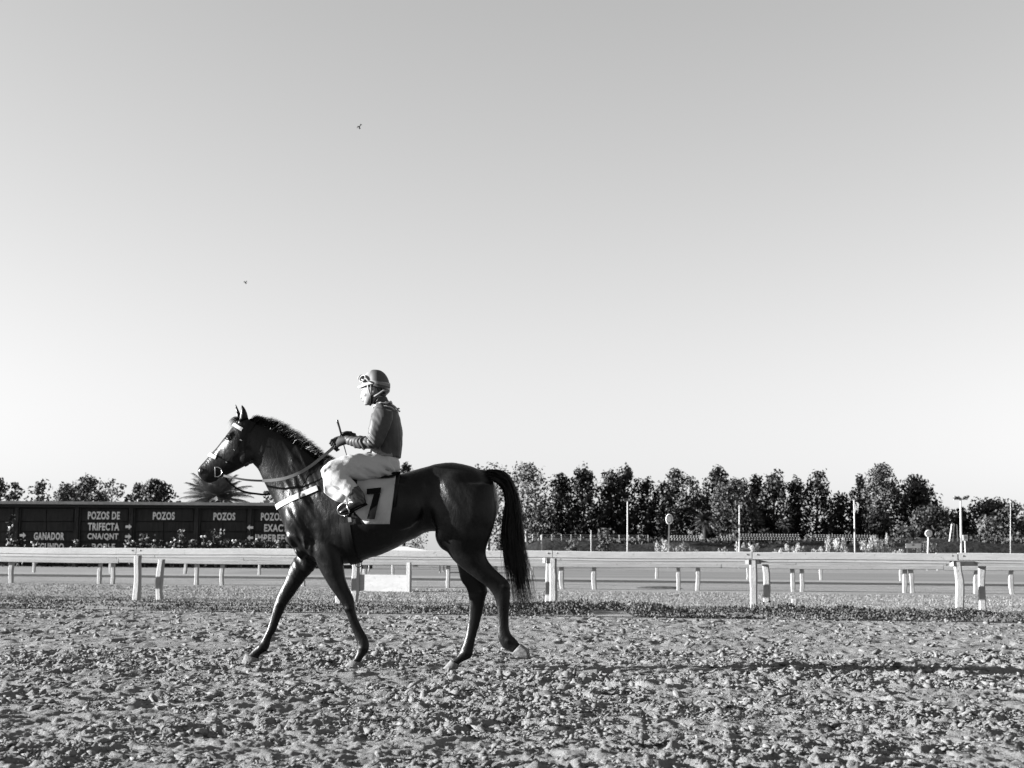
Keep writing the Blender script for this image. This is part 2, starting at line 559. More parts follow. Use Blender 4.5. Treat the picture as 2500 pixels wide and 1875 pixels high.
keep &= ~((np.abs(x - gnd(1500, 1505).x) < .3) & (tt < .6))
x, y, hmax = x[keep], y[keep], hmax[keep]
P = np.stack([x, y, hmax * g.random(len(x)) ** .6], -1)
V, Q = cards(P, np.where(x > -2, .029, .025), g, 1.7, .2)
o = obj('weeds', V, Q, 'weed_leaf')
tag(o, 'low leafy weeds growing along the foot of the rail', 'weeds', kind='stuff')
n = 50000
x = g.uniform(-16, 16, n); y = fence_y(x) - 0.7 + 13 * g.random(n) ** 1.5
h = .015 + .025 * g.random(n) * fbm(x * .5, y * .8, 77, 2) * 2
a = g.random(n) * 6.283; w = .007 + .008 * g.random(n)
bx, by = np.cos(a) * w, np.sin(a) * w
lx, ly = g.normal(size=n) * .03, g.normal(size=n) * .03
V = np.stack([np.stack([x - bx, y - by, 0 * x], -1), np.stack([x + bx, y + by, 0 * x], -1), np.stack([x + lx, y + ly, h], -1)], 1).reshape(-1, 3)
o = obj('grass', V, np.arange(n * 3).reshape(n, 3), 'grass_blade')
tag(o, 'short pale grass behind the white rail', 'grass', kind='stuff')
# ================================================================== fences
t = mat('white_paint', 0.75, 0.75, 0.25)
n1 = t.tex('noise', 7, 8, 0.7, stretch=(1, 1, .5)); n2 = t.tex('noise', 38, 6, 0.7)
c = t.mixv(t.ramp(n1, [(0.3, 0.26), (0.7, 0.36)]), t.ramp(n2, [(0.3, 0.15), (0.6, 0.35)]), t.ramp(t.tex('noise', 16, 8, 0.75), [(0.56, 0), (0.62, 1)]))
t.col(c)
t.bump(t.tex('noise', 30, 7, 0.75), 0.7, 0.015)
t = mat('rail_paint', 0.72, 0.7, 0.3)
n1 = t.tex('noise', 3, 8, 0.7, stretch=(.3, 1, 2))
c = t.mixv(t.ramp(n1, [(0.3, 0.26), (0.7, 0.35)]), 0.10, t.ramp(t.tex('noise', 14, 8, 0.75), [(0.60, 0), (0.67, 1)]))
t.col(c)
t.bump(t.tex('noise', 18, 7, 0.7, stretch=(.3, 1, 1.5)), 0.5, 0.012)
mat('raw_wood', 0.2, 0.9, 0.1)
mat('bolt_metal', 0.12, 0.5, 0.5, 0.6)

def post(base, top, r, n=7, bend=0.0, seed=0, side=None):
    """an uneven squared timber post"""
    g = random.Random(seed)
    X = side or fdir; Y = Vector((-X.y, X.x, 0))
    V = []; Fa = []; m = 7
    off = [(g.uniform(-1, 1), g.uniform(-1, 1)) for _ in range(m)]
    ch = .32
    prof = [(-1, -1 + ch), (-1 + ch, -1), (1 - ch, -1), (1, -1 + ch), (1, 1 - ch), (1 - ch, 1), (-1 + ch, 1), (-1, 1 - ch)]
    for i in range(m):
        f = i / (m - 1)
        p = base.lerp(top, f)
        k = r * (1 + .10 * off[i][0])
        p = p + X * (bend * math.sin(f * 3.0) * r + off[i][1] * r * .12)
        for a, b in prof: V.append(p + X * a * k + Y * b * k)
    for i in range(m - 1):
        for j in range(8):
            Fa.append((i * 8 + j, i * 8 + (j + 1) % 8, (i + 1) * 8 + (j + 1) % 8, (i + 1) * 8 + j))
    Fa.append(tuple(range(8))[::-1]); Fa.append(tuple((m - 1) * 8 + j for j in range(8)))
    return V, Fa

nf = thing('rail_fence', ground_u(1345, 25), 'near white racetrack rail of heavy boards on paired square posts behind the horse', 'fence')
def fpt(u, off=0.0):
    """point of the fence's foot in picture column u, off metres behind the front line"""
    p = gnd(u, 1467 + (u - 333) * 33 / 2007)
    y = fence_y(p.x) + off
    for _ in range(4):
        p = ground_u(u, y); y = fence_y(p.x) + off
    return ground_u(u, y)
# posts: column, depth behind the front line, half size, bend, top height
RT = 0.93
near_posts = [(-190, 0, .066, .3), (-140, .75, .062, -.3), (333, 0, .066, .3), (390, .75, .062, -.45), (826, 0, .066, .2), (865, .75, .062, .1), (1351, 0, .066, .1), (1340, .75, .062, -.1),
              (1839, 0, .066, .2), (1869, .75, .062, .4), (2342, 0, .066, .45), (2401, .75, .062, -.35), (2850, 0, .066, .2), (2915, .75, .062, .2)]
for i, (u, off, r, b) in enumerate(near_posts):
    bp = fpt(u, off); bp.z = -.1
    tp = bp.copy(); tp.z = RT - (.10 if off else .02)
    tp.x += (.012 if off else -.012) * (1 if i % 4 else -1)
    V, Fa = post(bp, tp, r, bend=b, seed=i + 5)
    obj('post', V, Fa, 'white_paint', nf)
# cross bearers tying the front post to the back post
for i in range(6, len(near_posts), 2):
    a = fpt(near_posts[i][0], -.07); b = fpt(near_posts[i + 1][0], .85)
    k = .10
    a.z = b.z = RT - .055
    s = -fdir * .10
    m = MB(); m.bar(a + s, b + s, .07, .085)
    m.build('bearer', 'white_paint', nf)
def plank(a, b, th, h, name, parent, seed, material='rail_paint', warp=.006):
    """a long sawn board, a little warped"""
    g = random.Random(seed)
    X = (b - a).normalized(); Y = Vector((-X.y, X.x, 0)).normalized(); Z = Vector((0, 0, 1))
    m = 9; V = []; Fa = []
    ph = g.uniform(0, 6)
    for i in range(m):
        f = i / (m - 1)
        p = a.lerp(b, f) + Z * (warp * math.sin(ph + f * 5) + g.uniform(-.002, .002)) + Y * warp * .6 * math.cos(ph + f * 4)
        c = .18
        for q, s in ((-1, -1 + c), (-1 + c, -1), (1 - c, -1), (1, -1 + c), (1, 1 - c), (1 - c, 1), (-1 + c, 1), (-1, 1 - c)):
            V.append(p + Y * q * th / 2 + Z * s * h / 2)
    for i in range(m - 1):
        for j in range(8):
            Fa.append((i * 8 + j, i * 8 + (j + 1) % 8, (i + 1) * 8 + (j + 1) % 8, (i + 1) * 8 + j))
    Fa.append(tuple(range(8))[::-1]); Fa.append(tuple((m - 1) * 8 + j for j in range(8)))
    return obj(name, V, Fa, material, parent)
cols = [-600, -190, 333, 826, 1351, 1839, 2342, 2850, 3300]
for i in range(len(cols) - 1):
    a = fpt(cols[i], 0); b = fpt(cols[i + 1], 0)
    d = (b - a).normalized()
    for nm, off, z, h, th in (('top_rail', -.02, RT + .06, .135, .15), ('back_rail', .72, RT - .01, .10, .10)):
        aa = a + d * .006; bb = b - d * .006
        aa.z = bb.z = z + random.uniform(-.006, .006)
        aa = aa - fnor * (off); bb = bb - fnor * (off)
        plank(aa, bb, th, h, nm, nf, i * 3 + int(off))
    for s in (-.09, .09):
        m = MB(); p = b + d * s + fnor * (.02 + .075); p.z = RT + .08
        m.lathe(p, [(.013, -.004), (.013, .006), (.006, .010)], 8, fnor)
        m.build('bolt', 'bolt_metal', nf)

def far_fence(name, label, posts, z_rail, h_rail, r, slope, y0, rails):
    f = thing(name, ground_u(1250, y0), label, 'fence')
    dr = Vector((1, slope, 0)).normalized()
    for i, u in enumerate(posts):
        p = ground_u(u, y0)
        for _ in range(4): p = ground_u(u, y0 + slope * p.x)
        b = p.copy(); b.z = -.08; tp = p.copy(); tp.z = z_rail - h_rail * .3 + .02
        tp.x += random.uniform(-.03, .03)
        V, Fa = post(b, tp, r * random.uniform(.9, 1.12), bend=random.uniform(-.5, .5), seed=i + 40, side=dr)
        obj('post', V, Fa, 'white_paint', f)
    x = -30.0; i = 0
    while x < 30:
        a = Vector((x, y0 + slope * x, z_rail)) - Vector((0, r + .05, 0)); b = Vector((x + 5.98, y0 + slope * (x + 5.98), z_rail)) - Vector((0, r + .05, 0))
        plank(a, b, .09, h_rail, 'rail', f, i + 70, warp=.012)
        if rails > 1:
            k = Vector((0, .62, .01)); plank(a + k, b + k, .09, h_rail * .9, 'rail', f, i + 90, warp=.012)
        x += 6; i += 1
    return f
far_fence('rail_fence', 'middle white rail with thin crooked posts beyond the grass', [-150, 28, 243, 275, 480, 543, 740, 890, 998, 1093, 1208, 1373, 1452, 1656, 1702, 1936, 1957, 2208, 2227, 2384, 2472, 2600], .70, .12, .058, -.17, 40.3, 1)
far_fence('rail_fence', 'farthest white rail beyond the service path', [-60, 82, 270, 451, 634, 800, 960, 1140, 1300, 1603, 1826, 2004, 2200, 2400, 2560], .70, .12, .06, -.17, 60.0, 1)

# low white box on the grass under the belly of the horse
bx = thing('white_box', at(937, 1432, 36), 'low white painted box on the grass between two short posts', 'box')
a = at(880, 1433, 36.5); b = at(1000, 1433, 36.0); zt = at(937, 1403, 36.3).z
d = (b - a); d.z = 0; d.normalize(); yv = Vector((-d.y, d.x, 0))
m = MB(); c = (a + b) / 2; m.box((c.x, c.y, zt / 2), (b - a).length / 2, .12, zt / 2, (d, yv, Vector((0, 0, 1)))); m.build('panel', 'rail_paint', bx)
for k, p in enumerate((a, b)):
    m = MB(); q = p + d * (-.03 if k == 0 else .03) - yv * .13; m.box((q.x, q.y, .38), .05, .05, .38, (d, yv, Vector((0, 0, 1)))); m.build('post', 'white_paint', bx)
# marker stake
p = fpt(1940, -.3)
V, Fa = post(Vector((p.x, p.y, -.05)), Vector((p.x, p.y, .235)), .048, seed=3)
st = thing('marker_stake', (p.x, p.y, 0), 'short white marker stake in the weeds between two rail posts', 'stake')
obj('stake', V, Fa, 'white_paint', st)
m = MB(); m.lathe(p + Vector((0.0, -.05, .19)), [(.008, -.004), (.008, .004)], 8, Vector((0, -1, 0))); m.build('hole', 'bolt_metal', st)
# low mound of cut turf beyond the rail
c = gnd(1610, 1437)
g = np.random.default_rng(5)
m = MB(); m.ell((0, 0, 0), .75, .5, .09, nu=28, nv=12)
V = np.array([tuple(v) for v in m.V]); V = V * (1 + .18 * (fbm(V[:, 0] * 6 + 20, V[:, 1] * 6 + V[:, 2] * 9, 3, 3)[:, None] - .5) * 2) + np.array(c) - np.array((0, 0, .02))
o = obj('turf_mound', V, m.F, 'verge', smooth=True, origin=c); tag(o, 'small dark heap of turf on the path beyond the rail', 'mound')

# ================================================================== results board
t = mat('board_panel', 0.02, 0.75, 0.25)
n1 = t.tex('noise', 3, 6, 0.7, stretch=(2.2, 2.2, .3))
t.col(t.ramp(n1, [(0.3, 0.012), (0.75, 0.045)]))
t = mat('board_frame', 0.03, 0.8, 0.2)
t.col(t.ramp(t.tex('noise', 5, 6, .7, stretch=(2, 2, .25)), [(0.3, .012), (0.7, .06)]))
noisy('board_roof', 0.25, 0.4, 3, 0.8, 0.1, .3)
t = mat('letter_paint', 0.6, 0.8, 0.1)
t.col(t.mixv(t.ramp(t.tex('noise', 5, 6, .6), [(0.3, .8), (.7, 1.0)]), 0.06, t.ramp(t.tex('noise', 9, 8, .75), [(.58, 0), (.68, 1)])))
BY = 92.0
def bp(u, v, dy=0.0): return at(u, v, BY + dy)
board = thing('results_board', ground_u(430, BY), 'long dark tote results board with white betting words and pale roof edge', 'board')
sc_ = BY / F
def bbox(name, u0, u1, v0, v1, y0, y1, material, parent=board):
    a = bp((u0 + u1) / 2, (v0 + v1) / 2)
    m = MB(); m.box((a.x, BY + (y0 + y1) / 2, a.z), (u1 - u0) / 2 * sc_, (y1 - y0) / 2, (v1 - v0) / 2 * sc_)
    return m.build(name, material, parent)
ROLLPX = math.tan(ROLL)
def vr(u, v): return v + (u - 330) * ROLLPX * .55
bbox('back_wall', -260, 905, 1240, 1398, .32, .5, 'board_frame')
rf = bbox('roof', -285, 930, 1226, 1233, -.75, 1.2, 'board_roof')
bbox('soffit', -270, 915, 1234, 1240, -.2, 1.1, 'board_frame')
bays = [-245, -170, -90, -10, 60, 188, 318, 478, 615, 745, 900]
divs = [-245, -108, 38, 185, 318, 478, 608, 745, 900]
for i in range(len(divs) - 1):
    u0, u1 = divs[i], divs[i + 1]
    bbox('upright', u0 - 5, u0 + 5, 1240, 1396, -.08, .22, 'board_frame')
    bbox('strip', u0 + 7, u0 + 9, 1242, 1390, -.02, .10, 'board_frame')
    um = (u0 + u1) / 2
    rows = [(1242, 1272), (1274.5, 1297), (1299.5, 1322), (1324.5, 1350), (1352.5, 1374)]
    for (v0, v1) in rows:
        for (p0, p1) in ((u0 + 11, um - 1), (um + 1, u1 - 7)):
            w = random.uniform(-.02, .02)
            bbox('panel', p0, p1, v0, v1, .16 + w, .31, 'board_panel')
bbox('upright', 894, 906, 1240, 1396, -.08, .22, 'board_frame')
def word(txt, u0, u1, v0, v1):
    """stencilled word fitted into a picture box, standing proud of the panels"""
    cu = bpy.data.curves.new('word', 'FONT')
    cu.body = txt; cu.size = 1; cu.offset = 0.035; cu.extrude = 0.01
    cu.resolution_u = 3; cu.space_character = 1.12
    o = bpy.data.objects.new('word', cu); COL.objects.link(o)
    dg = bpy.context.evaluated_depsgraph_get()
    me = bpy.data.meshes.new_from_object(o.evaluated_get(dg))
    V = np.array([v.co[:] for v in me.vertices]); Fa = [tuple(p.vertices) for p in me.polygons]
    bpy.data.objects.remove(o); bpy.data.meshes.remove(me)
    mn, mx = V.min(0), V.max(0)
    a, b = bp(u0, v1), bp(u1, v0)
    W = np.empty_like(V)
    W[:, 0] = a.x + (V[:, 0] - mn[0]) / (mx[0] - mn[0]) * (b.x - a.x)
    W[:, 2] = a.z + (V[:, 1] - mn[1]) / (mx[1] - mn[1]) * (b.z - a.z)
    W[:, 1] = BY + .105 - (V[:, 2] - mn[2]) * .6
    obj('lettering', W, Fa, 'letter_paint', board)
word('POZOS DE', 213, 292, 1249, 1268)
word('TRIFECTA', 213, 290.5, 1276.5, 1295)
word('CNA/QNT', 212, 288, 1302, 1319)
word('DOBLE', 222, 280, 1327, 1345)
word('GANADOR', 81, 156, 1300, 1318)
word('SEGUNDO', 80, 155, 1326, 1344)
word('POZOS', 372, 426, 1250, 1269)
word('POZOS', 520, 574, 1251.5, 1270)
word('POZOS', 636, 690, 1252, 1271)
word('EXACTA', 644, 715, 1280, 1298)
word('IMPERFECTA', 622, 735, 1305, 1323)
word('DOBLE', 650, 705, 1330, 1347)
def arrow(u, v, s):
    m = MB()
    pts = [(-7, -3), (1, -3), (1, -7), (8, 0), (1, 7), (1, 3), (-7, 3)]
    c = bp(u, v)
    V = []
    for y in (.02, -.02):
        for (a, b) in pts: V.append((c.x + a * s * sc_, BY - .13 + y, c.z + b * sc_))
    k = len(pts)
    Fa = [tuple(range(k)), tuple(range(2 * k - 1, k - 1, -1))] + [(i, (i + 1) % k, k + (i + 1) % k, k + i) for i in range(k)]
    obj('arrow', V, Fa, 'letter_paint', board)
arrow(315, 1286, 1); arrow(314, 1310, 1); arrow(612, 1288, -1); arrow(612, 1313, -1); arrow(57, 1307, 1)
# rose bushes along the board
noisy('bush_leaf', 0.012, 0.05, 2.0, 0.6, 0.4)
mat('flower', 0.6, 0.7, 0.2)
noisy('bark', 0.12, 0.3, 6, 0.9, 0.1, .5)
def bush(u, v_top, wpx, Y, name, label, cat, group, n=380, leaf=.12, flowers=6, lm='bush_leaf', stems=5, seed=0, zbot=0.0):
    g = np.random.default_rng(seed)
    b = ground_u(u, Y); top = at(u, v_top, Y); H = max(top.z, .3); W = wpx * Y / F / 2
    t = thing(name, (b.x, b.y, zbot), label, cat, group)
    k = stems * 3
    ms = MB(); tips = []
    for s in range(stems):
        a = g.random() * 6.283; q = Vector((b.x + math.cos(a) * W * .8 * g.random(), b.y + math.sin(a) * W * .5 * g.random(), zbot + (H - zbot) * (.55 + .45 * g.random() if s else 1)))
        r0 = Vector((b.x + (q.x - b.x) * .3, b.y, zbot))
        mid = r0.lerp(q, .5) + Vector((g.normal() * .05, g.normal() * .05, .1))
        ms.tube([r0, mid, q], [.02, .014, .006], 5); tips += [r0.lerp(q, .35), mid, mid.lerp(q, .5), q]
    ms.build('stem', 'bark', t)
    T = np.array([tuple(p) for p in tips])
    P = T[g.integers(0, len(T), n)] + g.normal(size=(n, 3)) * np.array([W * .3, W * .25, (H - zbot) * .10])
    P[:, 2] = np.clip(P[:, 2], zbot + .03, H + .05)
    V, Q = cards(P, leaf, g, 1.3)
    obj('foliage', V, Q, lm, t)
    if flowers:
        m = MB()
        for i in range(flowers):
            p = P[g.integers(0, n)] + np.array([0, -.1, 0])
            m.ell(p, .05 + .05 * g.random(), .06, .05 + .04 * g.random(), nu=6, nv=4)
        m.build('flower', 'flower', t)
    return t
bush_spots = [(8, 1345, 40), (22, 1262, 18), (44, 1322, 30), (84, 1326, 20), (110, 1352, 60), (160, 1345, 40), (178, 1322, 26), (215, 1335, 40), (262, 1340, 40), (322, 1322, 40), (352, 1308, 36), (380, 1322, 40),
              (420, 1316, 40), (440, 1298, 34), (470, 1322, 40), (498, 1312, 36), (526, 1296, 44), (552, 1320, 40), (585, 1322, 44), (618, 1318, 40), (655, 1325, 50), (690, 1322, 44), (730, 1320, 50)]
bnames = ['rose bush against the left end of the tote board', 'tall thin rose bush rising left of the first board post', 'rose bush below the leftmost arrow', 'slim rose bush left below the word ganador',
          'low rose bush below the word ganador', 'low rose bush right of the word ganador', 'rose bush before the second board upright', 'rose bush left below the word trifecta', 'rose bush right below the word trifecta', 'rose bush below the right pointing arrows',
          'rose bush just right of the right pointing arrows', 'rose bush left below the first lone pozos', 'rose bush right below the first lone pozos', 'taller rose bush between the two lone pozos', 'rose bush before the upright between the two lone pozos', 'rose bush left below the second lone pozos',
          'tallest rose bush below the second lone pozos', 'rose bush right below the second lone pozos', 'rose bush left of the left pointing arrows', 'rose bush below the left pointing arrows', 'rose bush below the word imperfecta', 'rose bush behind the chest of the horse', 'rose bush behind the near foreleg of the horse']
for i, (u, vt, w) in enumerate(bush_spots):
    bush(u, vt, w, 89 + (i % 3) * .6, 'rose_bush', bnames[i], 'bush', 'rose bushes along the results board', n=420, flowers=7 if i % 3 else 12, seed=100 + i, leaf=.15)
# ================================================================== trees and things beyond the track
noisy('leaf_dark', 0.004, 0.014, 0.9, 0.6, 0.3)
noisy('leaf_mid', 0.014, 0.042, 0.8, 0.65, 0.3)
noisy('leaf_pale', 0.04, 0.11, 0.8, 0.7, 0.2)
noisy('leaf_grey', 0.03, 0.075, 0.8, 0.7, 0.2)
noisy('palm_leaf', 0.10, 0.24, 0.8, 0.6, 0.3)
noisy('trunk_dark', 0.015, 0.04, 3, 0.9, 0.1, .4)
noisy('trunk_pale', 0.15, 0.3, 3, 0.85, 0.1, .4)
noisy('plume', 0.30, 0.46, 3, 0.9, 0.1)
noisy('reed', 0.10, 0.22, 3, 0.9, 0.1)
noisy('concrete', 0.22, 0.34, 2, 0.9, 0.1)
noisy('pole_paint', 0.35, 0.5, 3, 0.8, 0.2)
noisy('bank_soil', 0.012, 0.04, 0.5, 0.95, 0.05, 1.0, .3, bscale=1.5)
mat('wire', 0.08, 0.6, 0.3)
mat('lamp_head', 0.10, 0.5, 0.4)
mat('sign_white', 0.62, 0.6, 0.3)
mat('sign_black', 0.02, 0.6, 0.3)

def tree(u, v_top, wpx, Y, style, label, seed, leafmat='leaf_dark', trunkmat='trunk_dark', group='trees along the far side of the racecourse', dens=1.0, v_bot=None, lean=0.0):
    g = np.random.default_rng(seed)
    b = ground_u(u, Y); H = at(u, v_top, Y).z; Wd = wpx * Y / F / 2
    t = thing('tree', (b.x, b.y, 0), label, 'tree', group)
    r0 = max(.10, H * .022)
    crown_lo = {'poplar': .28, 'round': .30, 'euc': .30, 'sparse': .35, 'dome': .42, 'bush': .04}[style]
    if v_bot is not None: crown_lo = at(u, v_bot, Y).z / H
    m = MB(); pts = []; rad = []
    for i in range(7):
        f = i / 6
        pts.append(Vector((b.x + lean * f * f + g.normal() * .012 * H * f, b.y + g.normal() * .012 * H * f, H * f * .9))); rad.append(r0 * (1 - f * .85))
    m.tube(pts, rad, 7)
    m.build('trunk', trunkmat, t, True)
    nl_, lr, lv = {'poplar': (30, .27, 1.7), 'round': (26, .30, 1.0), 'euc': (26, .32, .95), 'sparse': (24, .27, 1.2), 'dome': (30, .26, .7), 'bush': (18, .36, .9)}[style]
    crown_h = H * (1 - crown_lo)
    lobes = []; mlimb = MB()
    for k in range(nl_):
        fr_ = ((k + .5) / nl_)
        if style == 'poplar': prof = min(1, .45 + fr_ * 1.9) * min(1, ((1.03 - fr_) / .50)) ** .62
        elif style == 'dome': prof = math.sqrt(max(0.04, 1 - fr_ ** 2.4))
        elif style == 'bush': prof = math.sqrt(max(0.06, 1 - fr_ ** 2))
        else: prof = min(1, .55 + fr_ * 1.2) * math.sqrt(max(0.03, 1.02 - fr_ ** 2.6))
        lobe = Wd * lr * (.55 + 1.0 * g.random()) * (.62 + .38 * prof)
        a = k * 2.399 + g.random() * .8
        reach = max(0, Wd * prof - lobe) * (1.0 if g.random() < .7 else .45) * (.85 + .3 * g.random())
        zc = H * crown_lo + crown_h * fr_ * .98
        zc = min(zc + crown_h * .05 * g.normal(), H - lobe * lv * .8)
        tip = Vector((b.x + lean * fr_ + math.cos(a) * reach, b.y + math.sin(a) * reach * .8, max(lobe * .5, zc)))
        zf = min(max(tip.z - reach * .8, H * .10), H * .85) / (H * .9) * 6; i0 = min(int(zf), 5)
        base = pts[i0].lerp(pts[i0 + 1], zf - i0)
        mid = base.lerp(tip, .5) + Vector((0, 0, -.02 * H))
        mlimb.tube([base, mid, tip], [r0 * .38, r0 * .24, r0 * .08], 5)
        lobes.append((tip, lobe))
    mlimb.build('limb', trunkmat, t, True)
    leaf = {'poplar': .23, 'round': .22, 'euc': .18, 'sparse': .22, 'dome': .20, 'bush': .22}[style] * (Y / 150) ** .7
    Ps = []; Ns = []
    cov = {'poplar': 1.1, 'round': 1.1, 'euc': 1.3, 'sparse': .60, 'dome': 1.4, 'bush': 1.3}[style] * dens
    for c, lo in lobes:
        n = int(min(700, cov * 4.4 * lo * lo * lv / (leaf * leaf) + 12))
        D = g.normal(size=(n, 3)); D /= np.linalg.norm(D, axis=1)[:, None]
        rr = (.45 + .6 * g.random(n) ** .6)
        rr *= .8 + .45 * vnoise(D[:, 0] * 2.3 + c.x, D[:, 2] * 2.3 + D[:, 1] * 1.7 + c.z, seed)     # ragged edge
        Ns.append(D); Ps.append(np.array(tuple(c)) + D * rr[:, None] * np.array([lo, lo, lo * lv]))
    P = np.concatenate(Ps); Nn = np.concatenate(Ns); ok_ = P[:, 2] > .08; P = P[ok_]; Nn = Nn[ok_]
    V, Q = cards(P, leaf, g, 1.5, .3 if style == 'poplar' else 0, Nn)
    obj('crown', V, Q, leafmat, t)
    return t
T_ = tree
GL = 'trees behind the results board'
T_(-8, 1168, 70, 118, 'round', 'dark tree cut by the left edge of the photo above the results board', 201, 'leaf_mid', group=GL)
T_(27, 1178, 66, 114, 'round', 'small round dark tree at the left end above the results board', 202, 'leaf_mid', group=GL)
T_(88, 1174, 96, 116, 'round', 'open branched tree second from the left above the results board', 203, 'leaf_grey', group=GL, dens=.7)
T_(150, 1180, 110, 122, 'euc', 'bushy grey tree just left of the tallest one above the results board', 204, 'leaf_grey', group=GL)
T_(205, 1163, 150, 125, 'euc', 'tallest billowing tree above the first board words', 205, 'leaf_grey', group=GL)
T_(268, 1170, 120, 130, 'sparse', 'pale thin tree between two darker trees above the board', 206, 'leaf_pale', 'trunk_pale', group=GL, dens=.6)
T_(301, 1206, 26, 112, 'bush', 'small dark conifer like bush above the right pointing arrows', 207, 'leaf_dark', group=GL)
T_(330, 1178, 84, 120, 'round', 'dark tree with open left side above the first lone pozos', 208, 'leaf_mid', group=GL, dens=.8)
T_(375, 1172, 112, 118, 'dome', 'dense dark round tree left of the palm', 209, 'leaf_dark', group=GL, dens=1.2, v_bot=1240)
T_(650, 1196, 60, 150, 'sparse', 'faint pale shrub right of the palm under the reins', 210, 'leaf_pale', 'trunk_pale', group=GL, dens=.5)

def palm(u, v_c, rpx, Y, label, seed, n=46, group='palms beyond the track', leafm='leaf_mid'):
    g = np.random.default_rng(seed)
    b = ground_u(u, Y); c = at(u, v_c, Y); Rr = rpx * Y / F
    t = thing('palm_tree', (b.x, b.y, 0), label, 'palm', group)
    m = MB(); k = 9; pts = [b.lerp(c, i / (k - 1)) for i in range(k)]
    m.tube(pts, [Rr * .16 * (1 + .08 * (i % 2)) for i in range(k)], 9); m.build('trunk', 'trunk_dark', t, True)
    for i in range(n):
        a = i * 2.399 + g.random() * .3; el = -.55 + 2.0 * (i / n) ** .8
        dv = Vector((math.cos(a) * math.cos(el), math.sin(a) * math.cos(el), math.sin(el)))
        L_ = Rr * (.9 + .25 * g.random())
        mf = MB(); rach = []
        for q in range(8):
            f = q / 7
            rach.append(c + dv * L_ * f + Vector((0, 0, -L_ * .42 * f * f * (1.1 - .4 * math.sin(el)))))
        mf.tube(rach, [Rr * .022 * (1 - .8 * q / 7) for q in range(8)], 4)
        V = []; Fa = []
        sdv = dv.cross(Vector((0, 0, 1))); sdv = sdv.normalized() if sdv.length > .05 else Vector((1, 0, 0))
        for q in range(1, 22):
            f = q / 22; ff = f * 7; i0 = min(int(ff), 6); p = rach[i0].lerp(rach[i0 + 1], ff - i0); tg = (rach[i0 + 1] - rach[i0]).normalized()
            ll = Rr * .30 * math.sin(min(1, f * 1.0 + .18) * 2.9) + Rr * .05
            for s in (-1, 1):
                e = p + (sdv * s * .8 + tg * .75 + Vector((0, 0, -.35))).normalized() * ll
                w = tg * Rr * .022
                b0 = len(V); V += [p - w, p + w, e]; Fa.append((b0, b0 + 1, b0 + 2))
        mf.add(V, Fa); mf.build('frond', leafm, t)
    return t
palm(525, 1222, 104, 104, 'broad feathery palm behind the results board below the horse muzzle', 301, 60, leafm='palm_leaf')
palm(1722, 1272, 36, 142, 'full palm with drooping fronds right of the oval sign', 302, 44)
palm(1916, 1282, 24, 142, 'small dark palm in front of the tall trees right of centre', 303, 24)
palm(1866, 1305, 26, 140, 'low squat palm among the pampas grass', 304, 24)
palm(2228, 1318, 26, 136, 'low spiky palm above the blank white sign', 305, 20)

